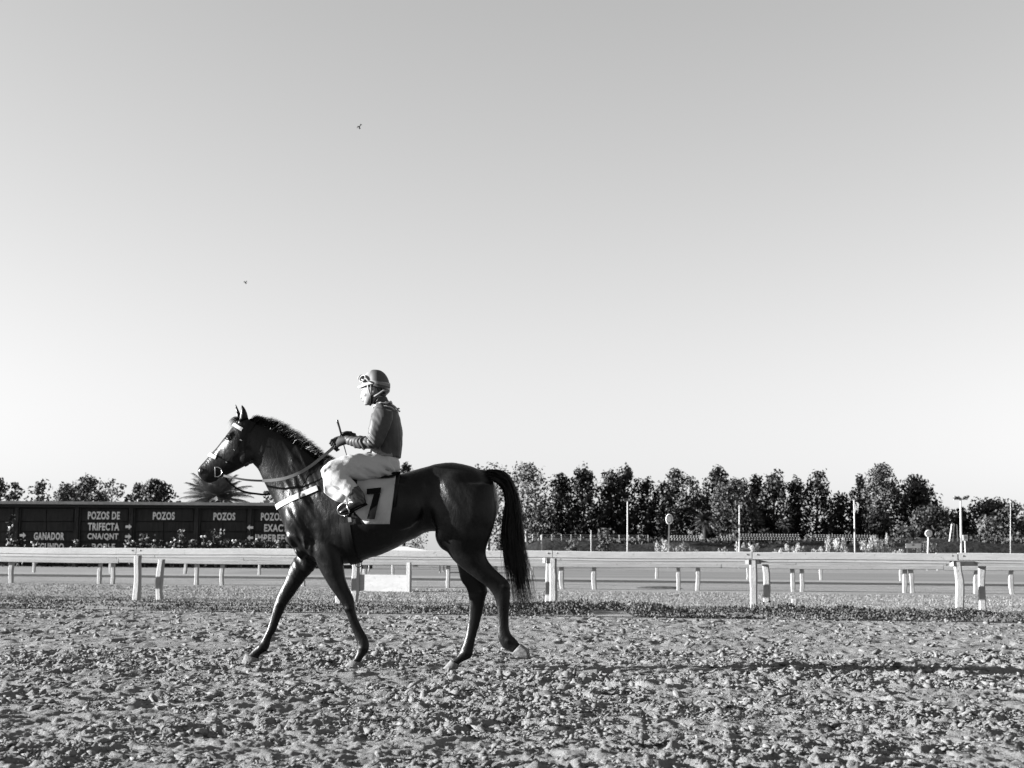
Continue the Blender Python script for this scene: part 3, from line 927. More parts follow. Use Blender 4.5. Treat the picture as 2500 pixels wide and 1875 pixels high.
# right hand line of trees
trees = [
 (985, 1132, 60, 160, 'poplar', 'dark tree top seen between rider and horse rump', 'leaf_dark', 'trunk_dark', 1),
 (1192, 1130, 100, 165, 'sparse', 'pale leafy tree behind the root of the tail', 'leaf_pale', 'trunk_pale', .9),
 (1287, 1134, 96, 150, 'sparse', 'pale tree with white trunk and bare side branches right of the tail', 'leaf_pale', 'trunk_pale', 1.2),
 (1322, 1230, 60, 155, 'bush', 'shadowy bush below the pale tree right of the tail', 'leaf_mid', 'trunk_dark', 1),
 (1372, 1160, 78, 152, 'poplar', 'leftmost dark poplar right of the tail', 'leaf_dark', 'trunk_dark', 1),
 (1425, 1136, 84, 150, 'poplar', 'tall dark poplar second in the row right of the tail', 'leaf_dark', 'trunk_dark', 1),
 (1492, 1150, 76, 153, 'poplar', 'dark poplar just left of the plain light pole', 'leaf_dark', 'trunk_dark', .9),
 (1528, 1141, 80, 151, 'poplar', 'tall dark poplar directly behind the plain light pole', 'leaf_dark', 'trunk_dark', .9),
 (1580, 1168, 56, 150, 'poplar', 'shorter dark poplar right of the plain light pole', 'leaf_dark', 'trunk_dark', 1),
 (1622, 1178, 60, 149, 'poplar', 'dark poplar directly behind the oval sign', 'leaf_dark', 'trunk_dark', 1),
 (1650, 1147, 66, 156, 'euc', 'eucalyptus with a loose tuft on top above the oval sign', 'leaf_dark', 'trunk_dark', .8),
 (1695, 1166, 60, 158, 'euc', 'grey eucalyptus above the full drooping palm', 'leaf_mid', 'trunk_dark', .9),
 (1756, 1141, 82, 152, 'poplar', 'tall dark tree right of the full drooping palm', 'leaf_dark', 'trunk_dark', 1),
 (1800, 1170, 84, 146, 'euc', 'large paler grey eucalyptus behind the second light pole', 'leaf_mid', 'trunk_dark', 1.1),
 (1850, 1162, 64, 152, 'poplar', 'dark poplar right of the paler eucalyptus', 'leaf_dark', 'trunk_dark', 1),
 (1893, 1153, 80, 150, 'poplar', 'tall dark poplar above the rows of white blocks', 'leaf_dark', 'trunk_dark', 1),
 (1945, 1170, 62, 152, 'poplar', 'dark poplar between two taller ones near the middle right', 'leaf_dark', 'trunk_dark', .9),
 (1998, 1152, 78, 150, 'poplar', 'see through dark poplar with bare trunk left of the gap', 'leaf_dark', 'trunk_dark', .8),
 (2060, 1204, 74, 152, 'poplar', 'short dark tree filling the gap left of the third light pole', 'leaf_dark', 'trunk_dark', .9),
 (2104, 1155, 44, 152, 'poplar', 'narrow dark poplar right behind the third light pole', 'leaf_dark', 'trunk_dark', 1),
 (2157, 1134, 88, 149, 'euc', 'tallest grey tree right of the third light pole', 'leaf_mid', 'trunk_dark', 1),
 (2242, 1166, 100, 151, 'poplar', 'broad dark poplar left of the floodlight pole', 'leaf_dark', 'trunk_dark', 1),
 (2278, 1236, 116, 143, 'dome', 'low spreading leafy tree behind the round sign', 'leaf_mid', 'trunk_dark', .8),
 (2352, 1240, 44, 150, 'poplar', 'small dark tree behind the floodlight pole', 'leaf_dark', 'trunk_dark', .9),
 (2432, 1222, 150, 150, 'dome', 'umbrella shaped tree at the right edge', 'leaf_mid', 'trunk_dark', 1.1),
 (2418, 1262, 66, 140, 'bush', 'paler bush under the umbrella shaped tree', 'leaf_pale', 'trunk_dark', .8),
 (2488, 1300, 50, 138, 'bush', 'pale low bush in the bottom right of the tree line', 'leaf_pale', 'trunk_dark', .8),
]
for i, (u, vt, w, Y, stl, lab, lm, tm, de) in enumerate(trees):
    tree(u, vt, w * (1.55 if stl == 'poplar' else 1.75), Y, stl, lab, 400 + i, lm, tm, dens=de)
# undergrowth at the feet of the tree line
und = [(1255, 1255, 100), (1320, 1255, 100), (1385, 1240, 110), (1455, 1235, 110), (1520, 1240, 110), (1590, 1235, 110), (1660, 1240, 110), (1735, 1292, 70), (1800, 1235, 110), (1870, 1235, 110), (1945, 1275, 84), (2015, 1268, 84), (2085, 1265, 84), (2150, 1235, 110), (2215, 1275, 84), (2290, 1255, 100), (2345, 1285, 60)]
ul = ['behind the tail of the horse', 'below the pale tree', 'below the leftmost dark poplar', 'left of the plain light pole', 'behind the plain light pole', 'right of the plain light pole', 'right of the oval sign', 'behind the full drooping palm', 'behind the second light pole', 'above the left rows of white blocks', 'above the middle rows of white blocks', 'in the gap of the white block rows', 'behind the third light pole', 'right of the third light pole', 'left of the round sign', 'right of the round sign', 'behind the floodlight pole']
for i, (u, vt, w) in enumerate(und):
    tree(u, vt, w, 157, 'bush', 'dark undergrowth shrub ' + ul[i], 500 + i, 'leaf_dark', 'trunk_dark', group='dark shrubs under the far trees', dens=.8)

# the dark bank below the trees
V = []; Fa = []
nx = 90
for i in range(nx):
    u = 1130 + i * (2900 - 1130) / (nx - 1)
    p = ground_u(u, 128)
    z = (at(u, 1324 + 5 * math.sin(i * .4) - 6 * max(0, math.sin(i * .13)), 132).z) * min(1, (i + .5) / 10)
    for (dy, f) in ((-5, 0), (-2.5, .62), (0, .93), (4, 1), (14, .9), (26, .8)):
        V.append((p.x + dy * .02, p.y + dy, z * f + .03 * math.sin(i * 1.7 + dy)))
for i in range(nx - 1):
    for j in range(5): Fa.append((i * 6 + j, (i + 1) * 6 + j, (i + 1) * 6 + j + 1, i * 6 + j + 1))
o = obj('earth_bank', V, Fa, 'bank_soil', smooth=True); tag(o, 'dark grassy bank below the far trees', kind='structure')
g = np.random.default_rng(9)
n = 26000
uu = g.uniform(1150, 2560, n); pp = np.array([tuple(ground_u(x, 128)) for x in uu])
f = g.random(n)
zz = np.array([at(x, 1326, 132).z for x in uu]) * np.clip((uu - 1130) / 180, 0, 1)
P = np.stack([pp[:, 0], 123.5 + f * 8, zz * np.clip(f * 1.3, 0, 1) + .02 + .3 * g.random(n) ** 3], -1)
V, Q = cards(P, .20, g, 2.2, .6)
o = obj('bank_scrub', V, Q, 'leaf_mid'); tag(o, 'rough scrub covering the dark bank', 'scrub', kind='stuff')

# pampas grass
def pampas(u, v_top, wpx, Y, label, seed, n):
    g = np.random.default_rng(seed)
    b = ground_u(u, Y); H = at(u, v_top, Y).z; Wd = wpx * Y / F / 2
    t = thing('pampas_plant', (b.x, b.y, 0), label, 'pampas', 'pampas clumps before the far trees')
    m = MB(); k = n * 10
    V = []; Fa = []
    for i in range(k):
        a = g.random() * 6.283; r_ = Wd * .6 * math.sqrt(g.random()); o_ = Vector((b.x + math.cos(a) * r_, b.y + math.sin(a) * r_, 0))
        e = o_ + Vector((math.cos(a) * Wd * .7 * g.random(), math.sin(a) * .4, H * (.35 + .35 * g.random())))
        b0 = len(V); V += [o_ - Vector((.03, 0, 0)), o_ + Vector((.03, 0, 0)), e]; Fa.append((b0, b0 + 1, b0 + 2))
    m.add(V, Fa); m.build('blade', 'reed', t)
    for i in range(n):
        x = b.x + Wd * (2 * (i + .5) / n - 1) * .9 + g.normal() * .05; h = H * (.70 + .30 * g.random()); le = (x - b.x) * .18
        p0 = Vector((x - le * .5, b.y + g.normal() * .3, h * .35)); p1 = Vector((x + le, p0.y, h))
        m = MB(); ax_ = p1 - p0
        m.tube([p0, p0.lerp(p1, .5), p1], [.014, .012, .006], 4)
        kq = 90; fq = .42 + .60 * g.random(kq); wq = .10 * np.sin(np.clip((fq - .40) / .62, 0, 1) * 2.9) + .01
        Pq = np.array(p0) + np.array(ax_) * fq[:, None] + np.stack([g.normal(size=kq) * wq, g.normal(size=kq) * wq, g.normal(size=kq) * .03], -1)
        Vq, Qq = cards(Pq, .05, g, 4.5, 3.0)
        m.add(Vq, [tuple(int(k_) for k_ in q_) for q_ in Qq]); m.build('plume', 'plume', t)
    return t
pam = [(1614, 1318, 26, 5, 'pampas clump right below the oval sign'), (1650, 1321, 46, 9, 'broad pampas clump right of the oval sign'), (1695, 1328, 24, 3, 'thin pampas clump below the full palm'), (1763, 1333, 18, 3, 'small pampas clump left of the second light pole'),
       (1812, 1323, 36, 6, 'pampas clump at the foot of the second light pole'), (1840, 1325, 26, 4, 'pampas clump right of the second light pole'), (1905, 1326, 24, 4, 'pampas clump below the small dark palm'), (1942, 1321, 44, 7, 'pampas clump below the middle white blocks'), (1998, 1335, 28, 5, 'low pampas clump in the gap of the white blocks'),
       (2042, 1308, 54, 9, 'tall bright pampas clump left of the third light pole'), (2068, 1325, 20, 3, 'small pampas clump beside the third light pole'), (2112, 1318, 26, 4, 'pampas clump just right of the third light pole'), (2142, 1305, 44, 8, 'tallest pampas clump right of the third light pole'), (2195, 1335, 30, 4, 'low pampas clump left of the blank white sign')]
for i, (u, vt, w, n, lab) in enumerate(pam): pampas(u, vt, w, 116 + (i % 3), lab, 600 + i, n)
bush(1478, 1292, 44, 118, 'shrub', 'pale rounded shrub left of the plain light pole', 'shrub', None, n=900, leaf=.16, flowers=0, lm='leaf_pale', stems=14, seed=71)
bush(1400, 1322, 40, 119, 'shrub', 'low pale shrub below the leftmost poplar', 'shrub', None, n=300, leaf=.16, flowers=0, lm='leaf_pale', stems=6, seed=72)
bush(2180, 1318, 40, 119, 'shrub', 'twiggy shrub left of the blank white sign', 'shrub', None, n=240, leaf=.14, flowers=0, lm='leaf_mid', stems=14, seed=73)
bush(2262, 1325, 60, 117, 'shrub', 'pale twiggy shrub around the foot of the round sign', 'shrub', None, n=500, leaf=.13, flowers=0, lm='leaf_pale', stems=14, seed=74)
bush(1012, 1300, 70, 110, 'shrub', 'bare branched shrub seen between belly and hind leg', 'shrub', None, n=500, leaf=.12, flowers=0, lm='leaf_pale', stems=26, seed=75)
bush(1232, 1290, 80, 112, 'shrub', 'leafy shrub seen right of the hind legs', 'shrub', None, n=900, leaf=.16, flowers=0, lm='leaf_mid', stems=16, seed=76)
bush(1150, 1295, 60, 112, 'shrub', 'shrub seen between hind leg and tail', 'shrub', None, n=700, leaf=.16, flowers=0, lm='leaf_mid', stems=16, seed=77)
# white pitched canopy seen under the belly
p0 = at(900, 1352, 75); pk = at(985, 1334, 75)
hut = thing('tent', ground_u(985, 75), 'low white pitched canopy seen under the belly of the horse', 'tent')
zb = at(985, 1349, 75).z; w = 2.2; c = ground_u(985, 75)
m = MB(); m.add([(c.x - w, 75 - w, zb), (c.x + w, 75 - w, zb), (c.x + w, 75 + w, zb), (c.x - w, 75 + w, zb), (c.x, 75, pk.z)], [(0, 1, 4), (1, 2, 4), (2, 3, 4), (3, 0, 4), (3, 2, 1, 0)]); m.build('roof', 'sign_white', hut)
for a in (-1, 1):
    for b_ in (-1, 1):
        m = MB(); m.tube([(c.x + a * w * .95, 75 + b_ * w * .95, 0), (c.x + a * w * .95, 75 + b_ * w * .95, zb + .01)], .04, 8); m.build('leg', 'pole_paint', hut, True)

# poles and signs
def pole(u, v_top, Y, r, label, name='light_pole', lamp=True, lean=0.0):
    b = ground_u(u, Y); tp = at(u - lean, v_top, Y)
    t = thing(name, (b.x, b.y, 0), label, 'pole', 'poles before the far trees')
    m = MB(); m.tube([b, b.lerp(tp, .5), tp], [r, r * .9, r * .75], 8); m.build('shaft', 'pole_paint', t, True)
    if lamp:
        m = MB(); m.bar(tp + Vector((-.3, 0, -.1)), tp + Vector((.3, 0, -.1)), .05, .05); m.build('crossarm', 'pole_paint', t)
        for s in (-1, 1):
            m = MB(); m.box(tp + Vector((s * .26, -.1, .0)), .09, .10, .07); m.build('lamp', 'lamp_head', t)
    return t
pole(1532, 1220, 112, .065, 'plain pale light pole before the left group of poplars')
pole(1805, 1228, 112, .06, 'light pole before the paler grey eucalyptus')
pole(2088, 1216, 112, .065, 'light pole before the narrow poplar right of the gap', lean=3)
fp = pole(2348, 1215, 110, .10, 'tall floodlight pole with cross arm and lamps at the right', 'floodlight_pole', False, lean=3)
tp = at(2345, 1215, 110)
m = MB(); m.bar(tp + Vector((-.55, 0, -.12)), tp + Vector((.55, 0, -.12)), .10, .10); m.build('crossarm', 'pole_paint', fp)
for dx in (-.5, -.22, .25, .5):
    m = MB(); q = tp + Vector((dx, -.15, .02 if dx != .5 else .08)); m.lathe(q, [(.05, -.12), (.15, .02), (.16, .08), (.02, .09)], 10, Vector((.5 * (1 if dx > 0 else -1), -.6, -.6)).normalized()); m.build('floodlight', 'lamp_head', fp, True)
pole(2467, 1222, 125, .04, 'thin bare pole before the umbrella shaped tree', 'pole', False)
pole(1322, 1306, 112, .07, 'short pale post at the left end of the wire fence', 'post', False)
pole(1443, 1294, 118, .04, 'thin dark stake above the wire fence', 'post', False)
def disc_sign(u, v0, v1, wpx, Y, label, v_mid=None):
    c = at(u, (v0 + v1) / 2, Y); b = ground_u(u - 3, Y)
    t = thing('round_sign', (b.x, b.y, 0), label, 'sign', 'disc signs before the far trees')
    m = MB(); m.tube([b, Vector((c.x, c.y + .06, c.z))], [.07, .05], 8); m.build('post', 'sign_white', t, True)
    rx = wpx / 2 * Y / F; rz = (v1 - v0) / 2 * Y / F
    for nm, k, dy, mt in (('disc', 1, 0, 'concrete'), ('rim', .0, 0, None), ('face', .62, -.05, 'sign_white')):
        if not mt: continue
        m = MB(); V = []; n = 28
        for y in (-.03, .03):
            for q in range(n): V.append((c.x + rx * k * math.cos(6.283 * q / n), c.y + dy + y, c.z + rz * k * math.sin(6.283 * q / n)))
        Fa = [tuple(range(n)), tuple(range(2 * n - 1, n - 1, -1))] + [(q, (q + 1) % n, n + (q + 1) % n, n + q) for q in range(n)]
        obj(nm, V, Fa, mt, t)
    m = MB(); m.tube([(c.x + rx * math.cos(6.283 * q / 28), c.y - .02, c.z + rz * math.sin(6.283 * q / 28)) for q in range(29)], .05, 6, False); m.build('rim', 'sign_white', t, True)
disc_sign(1634, 1256, 1279, 15, 112, 'white oval disc sign on a post left of the full palm')
disc_sign(2267, 1295, 1310, 15, 110, 'small round disc sign on a post before the spreading tree')
# blank board sign
s = thing('sign_board', ground_u(2230, 112), 'blank white horizontal sign board before the low spiky palm', 'sign')
a = at(2211, 1338, 112); b = at(2248, 1327, 112)
m = MB(); m.box(((a.x + b.x) / 2, 112, (a.z + b.z) / 2), (b.x - a.x) / 2, .05, (b.z - a.z) / 2); m.build('panel', 'sign_white', s)
m = MB(); m.box(((a.x + b.x) / 2, 111.94, (a.z + b.z) / 2 + .06), .10, .005, .05); m.build('mark', 'sign_black', s)
for x in (a.x + .15, b.x - .15):
    m = MB(); m.tube([(x, 112.1, 0), (x, 112.1, b.z - .1)], .05, 6); m.build('leg', 'pole_paint', s, True)
s = thing('sign_board', ground_u(2357, 108), 'small square pale sign beside the floodlight pole', 'sign')
a = at(2351, 1320, 108); b = at(2362, 1306, 108)
m = MB(); m.box(((a.x + b.x) / 2, 108, (a.z + b.z) / 2), (b.x - a.x) / 2, .04, (b.z - a.z) / 2); m.build('panel', 'sign_white', s)
m = MB(); m.box(((a.x + b.x) / 2, 107.95, (a.z + b.z) / 2 + .03), (b.x - a.x) / 2 * .6, .005, (b.z - a.z) / 2 * .5); m.build('mark', 'concrete', s)
m = MB(); m.tube([((a.x + b.x) / 2, 108.08, 0), ((a.x + b.x) / 2, 108.08, b.z)], .05, 6); m.build('leg', 'pole_paint', s, True)
# step ladder
ld = thing('ladder', ground_u(2328, 124), 'pale folding ladder standing left of the floodlight pole', 'ladder')
l0 = at(2318, 1322, 124); l1 = at(2324, 1279, 124); r0_ = at(2338, 1322, 124); r1 = at(2336, 1281, 124)
m = MB(); m.bar(l0, l1, .16, .06); m.build('rail', 'sign_white', ld)
m = MB(); m.bar(l0 + Vector((.28, 0, 0)), l1 + Vector((.2, 0, 0)), .07, .06); m.build('rail', 'sign_white', ld)
m = MB(); m.bar(r0_, r1, .09, .06); m.build('rail', 'sign_white', ld)
for k in range(5):
    p = l0.lerp(l1, .12 + k * .2); m = MB(); m.bar(p, p + Vector((.26, 0, 0)), .05, .04); m.build('rung', 'sign_white', ld)
# tiers of small white blocks
def tiers(u0, u1, v0, v1, Y, label, rows=4):
    b = ground_u((u0 + u1) / 2, Y)
    t = thing('block_rows', (b.x, Y, at(u0, v1, Y).z), label, 'blocks', 'rows of white blocks below the trees')
    n = max(3, int((u1 - u0) / 6.5))
    a = at(u0, v1, Y); c = at(u1, v0, Y)
    m = MB(); m.box(((a.x + c.x) / 2, Y + 1.0, (a.z + c.z) / 2), (c.x - a.x) / 2 * .97, .12, (c.z - a.z) / 2 * 1.0); m.build('backing', 'bank_soil', t)
    sh = None
    for r_ in range(rows):
        for k in range(n):
            x = a.x + (c.x - a.x) * (k + .5 + .25 * (r_ % 2)) / n; z = a.z + (c.z - a.z) * (r_ + .5) / rows
            if sh is None:
                m = MB(); m.ell((x, Y - r_ * .0, z), .085, .10, .05, nu=8, nv=5); o_ = m.build('block', 'concrete', t, True); sh = (o_.data, x, z)
            else:
                o_ = bpy.data.objects.new('block', sh[0]); COL.objects.link(o_); o_.parent = t; o_.location = (x - sh[1], r_ * .22, z - sh[2])
tiers(1637, 1712, 1307, 1320, 127, 'rows of small white blocks left of the full palm')
tiers(1760, 1786, 1308, 1320, 127, 'short rows of small white blocks right of the full palm')
tiers(1806, 1955, 1303, 1319, 127, 'long rows of small white blocks behind the low squat palm')
tiers(1992, 2144, 1305, 1321, 127, 'long rows of small white blocks behind the third light pole')
# wire fence
wf = thing('wire_fence', ground_u(1450, 126), 'thin wire mesh fence on the bank below the leftmost poplars', 'fence')
for k in range(13):
    u = 1300 + k * 23.5
    a = at(u, 1320, 126); c = at(u, 1304 + k * .2, 126)
    m = MB(); m.tube([a, c], .035, 6); m.build('post', 'pole_paint', wf)
for v in (1305, 1309, 1313, 1317):
    m = MB(); m.tube([at(1300, v, 126), at(1582, v + 2, 126)], .016, 4); m.build('wire', 'pole_paint', wf)
# low pale far rail at the right
wr = thing('low_rail', ground_u(2400, 104), 'low pale rail on the ground at the right below the bank', 'rail')
m = MB(); m.bar(at(2285, 1351.5, 104), at(2620, 1354, 104), .12, .12); m.build('rail', 'sign_white', wr)
for u in (2290, 2370, 2450, 2530):
    b = ground_u(u, 104.1); m = MB(); m.box((b.x, 104.15, at(u, 1352, 104).z / 2), .06, .06, at(u, 1352, 104).z / 2 - .05); m.build('post', 'sign_white', wr)
# chimney behind the board
ch = thing('chimney', ground_u(651, 96), 'small grey chimney block showing above the board roof', 'chimney')
a = at(645, 1232, 95); b = at(657, 1222, 95)
m = MB(); m.box(((a.x + b.x) / 2, 95, b.z / 2), (b.x - a.x) / 2, .2, b.z / 2 - .1); m.build('stack', 'concrete', ch)
m = MB(); m.box(((a.x + b.x) / 2, 95, b.z - .05), (b.x - a.x) / 2 * 1.15, .25, .05); m.build('cap', 'concrete', ch)

# ---- birds
mat('bird', 0.006, 0.7, 0.2)
def bird(u, v, Y, span, label, tilt):
    c = at(u, v, Y)
    t = thing('bird', c, label, 'bird', 'birds in the sky')
    m = MB(); m.ell(c, .035, .12, .035, None, 10, 8); m.tube([c + Vector((.0, .1, 0)), c + Vector((0, .22, .0))], [.02, .035], 6)
    for s in (-1, 1):
        w = [c + Vector((s * .02, -.05, .02)), c + Vector((s * span * .5, -.03, .10 + s * tilt)), c + Vector((s * span, .06, .02 + s * tilt * 1.6)), c + Vector((s * span * .5, .09, .09 + s * tilt)), c + Vector((s * .02, .07, .02))]
        lo = [p - Vector((0, 0, .012)) for p in w]
        m.add(w + lo, [(0, 1, 3, 4), (1, 2, 3), (9, 8, 6, 5), (8, 7, 6), (0, 5, 6, 1), (1, 6, 7, 2), (2, 7, 8, 3), (3, 8, 9, 4)])
    m.build('body', 'bird', t)
    return t
bird(877, 310, 60, .13, 'dark bird flying higher in the sky above the rider', .05)
bird(599, 690, 70, .11, 'dark bird flying lower in the sky above the horse head', .0)
def catmull(rows, sub):
    rows = np.asarray(rows, float); n = len(rows); out = []
    for i in range(n - 1):
        p0 = rows[max(i - 1, 0)]; p1 = rows[i]; p2 = rows[i + 1]; p3 = rows[min(i + 2, n - 1)]
        for k in range(sub):
            t = k / sub
            out.append(.5 * ((2 * p1) + (-p0 + p2) * t + (2 * p0 - 5 * p1 + 4 * p2 - p3) * t * t + (-p0 + 3 * p1 - 3 * p2 + p3) * t ** 3))
    out.append(rows[-1])
    return np.array(out)
def loft(st, sub=5, n=28, expo=2.0, mir=None, squash=0.0):
    """st rows (Ax, Ay, Bx, By, half width, lat): an oval ring between A and B at each row"""
    rows = []
    for r in st:
        lat = r[5] if len(r) > 5 else 0.0
        A = W(r[0], r[1], lat); B = W(r[2], r[3], lat)
        if mir is not None: A = mirror(A, *mir); B = mirror(B, *mir)
        rows.append(list(A) + list(B) + [r[4]])
    C = catmull(rows, sub)
    V = []; Fa = []
    nl = np.array(NL)
    for c in C:
        A, B, hw = c[0:3], c[3:6], max(c[6], .001)
        m = (A + B) / 2; a = (A - B) / 2
        for k in range(n):
            th = 2 * math.pi * k / n
            co, si = math.cos(th), math.sin(th)
            co2 = math.copysign(abs(co) ** (2 / expo), co); si2 = math.copysign(abs(si) ** (2 / expo), si)
            w = hw * (1 - squash * co)
            V.append(m + a * co2 + nl * w * si2)
    k = len(C)
    for i in range(k - 1):
        for j in range(n):
            j2 = (j + 1) % n
            Fa.append((i * n + j, i * n + j2, (i + 1) * n + j2, (i + 1) * n + j))
    Fa.append(tuple(range(n))[::-1]); Fa.append(tuple((k - 1) * n + j for j in range(n)))
    return V, Fa
PXM = 1.66e-3
def lump(m, x, y, lat, rx, ry, rl, ang=0.0, mir=False):
    """ellipsoid muscle: radii in crop pixels along/across, rl metres sideways"""
    c = W(x, y, lat)
    if mir: c = mirror(c)
    ca, sa = math.cos(ang), math.sin(ang)
    X = E1 * ca - Vector((0, 0, 1)) * sa; Z = E1 * sa + Vector((0, 0, 1)) * ca
    m.ell(c, rx * PXM, ry * PXM, rl, (X, Z, NL), 20, 14)
def remesh(m, voxel, smooth=6, lam=0.5):
    me = bpy.data.meshes.new('tmp'); me.from_pydata([tuple(v) for v in m.V], [], m.F); me.update()
    o = bpy.data.objects.new('tmp', me); COL.objects.link(o)
    md = o.modifiers.new('r', 'REMESH'); md.mode = 'VOXEL'; md.voxel_size = voxel
    dg = bpy.context.evaluated_depsgraph_get()
    ev = bpy.data.meshes.new_from_object(o.evaluated_get(dg))
    nv = len(ev.vertices); V = np.empty(nv * 3); ev.vertices.foreach_get('co', V); V = V.reshape(-1, 3)
    Fa = np.empty(len(ev.loops), dtype=np.int64); ev.loops.foreach_get('vertex_index', Fa); Fa = Fa.reshape(-1, 4)
    ne = len(ev.edges); E = np.empty(ne * 2, dtype=np.int64); ev.edges.foreach_get('vertices', E); E = E.reshape(-1, 2)
    bpy.data.objects.remove(o); bpy.data.meshes.remove(ev); bpy.data.meshes.remove(me)
    for mu in [lam, -lam * 1.02] * smooth:      # Taubin: smooth without shrinking
        V = V + mu * lap(V, E)
    return V, Fa, E
def lap(V, E):
    S = np.zeros_like(V); c = np.zeros(len(V))
    for k in range(3):
        S[:, k] = np.bincount(E[:, 0], V[E[:, 1], k], len(V)) + np.bincount(E[:, 1], V[E[:, 0], k], len(V))
    c = np.bincount(E[:, 0], minlength=len(V)) + np.bincount(E[:, 1], minlength=len(V))
    return S / np.maximum(c, 1)[:, None] - V
def shrink_smooth(V, E, n, lam=.5, mask=None):
    for _ in range(n):
        d = lap(V, E) * lam
        if mask is not None: d = d * mask[:, None]
        V = V + d
    return V
def vnormals(V, Fa):
    a = V[Fa[:, 2]] - V[Fa[:, 0]]; b = V[Fa[:, 3 if Fa.shape[1] > 3 else 1]] - V[Fa[:, 1 if Fa.shape[1] > 3 else 0]]
    fn = np.cross(a, b)
    N = np.zeros_like(V)
    for j in range(Fa.shape[1]):
        for k in range(3): N[:, k] += np.bincount(Fa[:, j], fn[:, k], len(V))
    return N / np.maximum(np.linalg.norm(N, axis=1), 1e-9)[:, None]

# ------------------------------------------------------------------ materials of horse and rider
t = mat('coat', 0.02, 0.4, 0.17)
n1 = t.tex('noise', 2.2, 5, .6); n2 = t.tex('noise', 14, 7, .7)
t.col(t.mul(t.ramp(n1, [(.3, .0035), (.7, .009)]), t.ramp(n2, [(.3, .6), (.7, 1.0)])))
r = t.tex('noise', 5, 6, .7)
t.l.new(t.ramp(r, [(.3, .24), (.7, .44)]), t.b.inputs['Roughness'])
b1 = t.bump(t.tex('noise', 60, 9, .82, dist=.6, stretch=(1, 1, .6)), .30, .007)
b2 = t.n.new('ShaderNodeBump'); b2.inputs['Strength'].default_value = .15; b2.inputs['Distance'].default_value = .03
t.l.new(t.tex('noise', 11, 4, .55, dist=1.2, stretch=(1.3, 1.3, .55)), b2.inputs['Height']); t.l.new(b2.outputs[0], b1.inputs['Normal'])
t.b.inputs['Coat Weight'].default_value = 0.0
t.b.inputs['Coat Roughness'].default_value = 0.3
mat('hair', 0.005, 0.45, 0.2)
t = mat('hoof', 0.3, .85, .2)
t.col(t.ramp(t.tex('noise', 30, 6, .7), [(.35, .06), (.6, .18)]))
t.bump(t.tex('noise', 40, 6, .7), .6, .01)
mat('eye', 0.005, 0.06, 0.8)
mat('dark_leather', 0.007, 0.5, 0.12)
mat('pale_rein', 0.12, 0.45, 0.5)
mat('steel', 0.6, 0.25, 0.5, 1.0)
t = noisy('white_strap', 0.28, 0.42, 14, 0.75, .2, .3)
t = noisy('fleece', 0.45, 0.65, 60, 0.95, .1, 1.0, .02)
t = mat('saddle_cloth', 0.7, .85, .15)
t.col(t.ramp(t.tex('noise', 4, 6, .6), [(.3, .32), (.7, .42)]))
t.bump(t.tex('noise', 250, 3, .6), .25, .003)
mat('black_print', 0.006, .8, .05)

# ------------------------------------------------------------------ body
m = MB()
m.add(*loft([(528, 760, 540, 930, .08), (545, 700, 552, 965, .16), (580, 650, 590, 1002, .205), (640, 590, 650, 1035, .225), (710, 545, 715, 1048, .235), (780, 526, 785, 1054, .255), (880, 550, 880, 1050, .285), (980, 590, 980, 1020, .31),
             (1080, 602, 1080, 984, .315), (1180, 575, 1180, 932, .295), (1270, 545, 1275, 892, .235), (1360, 528, 1360, 890, .235), (1450, 538, 1440, 900, .24), (1530, 565, 1520, 900, .22), (1590, 610, 1580, 880, .17), (1618, 660, 1610, 830, .12), (1630, 720, 1628, 770, .05)], 5, 40))
# neck, head
m.add(*loft([(345, 300, 335, 470, .062), (395, 322, 352, 528, .070), (470, 352, 385, 568, .078), (550, 402, 413, 628, .088), (630, 462, 445, 690, .105), (700, 512, 478, 752, .13), (780, 536, 515, 850, .17), (870, 560, 560, 950, .19)], 5, 32, squash=.18))
m.add(*loft([(300, 290, 368, 320, .045), (272, 318, 374, 400, .075), (250, 347, 362, 480, .092), (228, 376, 348, 528, .098), (203, 408, 312, 550, .088), (170, 450, 272, 571, .066), (136, 487, 226, 594, .054), (106, 522, 188, 608, .048), (82, 548, 165, 628, .05), (70, 572, 130, 638, .044), (74, 596, 104, 630, .028)], 5, 30, squash=-.05))
for mir in (False, True):
    lump(m, 318, 488, .058, 46, 50, .034, 0, mir)              # jowl
    lump(m, 236, 386, .080, 22, 10, .014, -.6, mir)            # brow
    lump(m, 185, 470, .048, 60, 6, .010, -.985, mir)           # facial crest
    lump(m, 86, 577, .040, 14, 20, .012, -.2, mir)             # nostril rim
    # shoulder, chest and quarters
    lump(m, 562, 912, .085, 30, 60, .095, -.2, mir)
    lump(m, 575, 800, .120, 15, 110, .070, .18, mir)           # neck meets shoulder
    lump(m, 625, 900, .150, 13, 90, .062, -.12, mir)
    lump(m, 600, 1000, .060, 22, 46, .075, -.55, mir)          # breast
    lump(m, 650, 780, .150, 26, 120, .060, .40, mir)           # shoulder blade ridge
    lump(m, 715, 890, .165, 46, 90, .060, -.25, mir)           # triceps
    lump(m, 665, 960, .125, 28, 62, .068, .05, mir)            # arm
    lump(m, 610, 965, .075, 24, 58, .065, -.4, mir)
    lump(m, 1262, 660, .180, 24, 50, .060, -.2, mir)           # point of the hip
    lump(m, 1400, 690, .140, 120, 120, .115, 0, mir)
    lump(m, 1510, 760, .125, 88, 150, .11, .1, mir)
    lump(m, 1345, 925, .150, 40, 70, .10, -.45, mir)           # stifle
    lump(m, 1120, 760, .235, 120, 120, .075, .2, mir)          # ribs
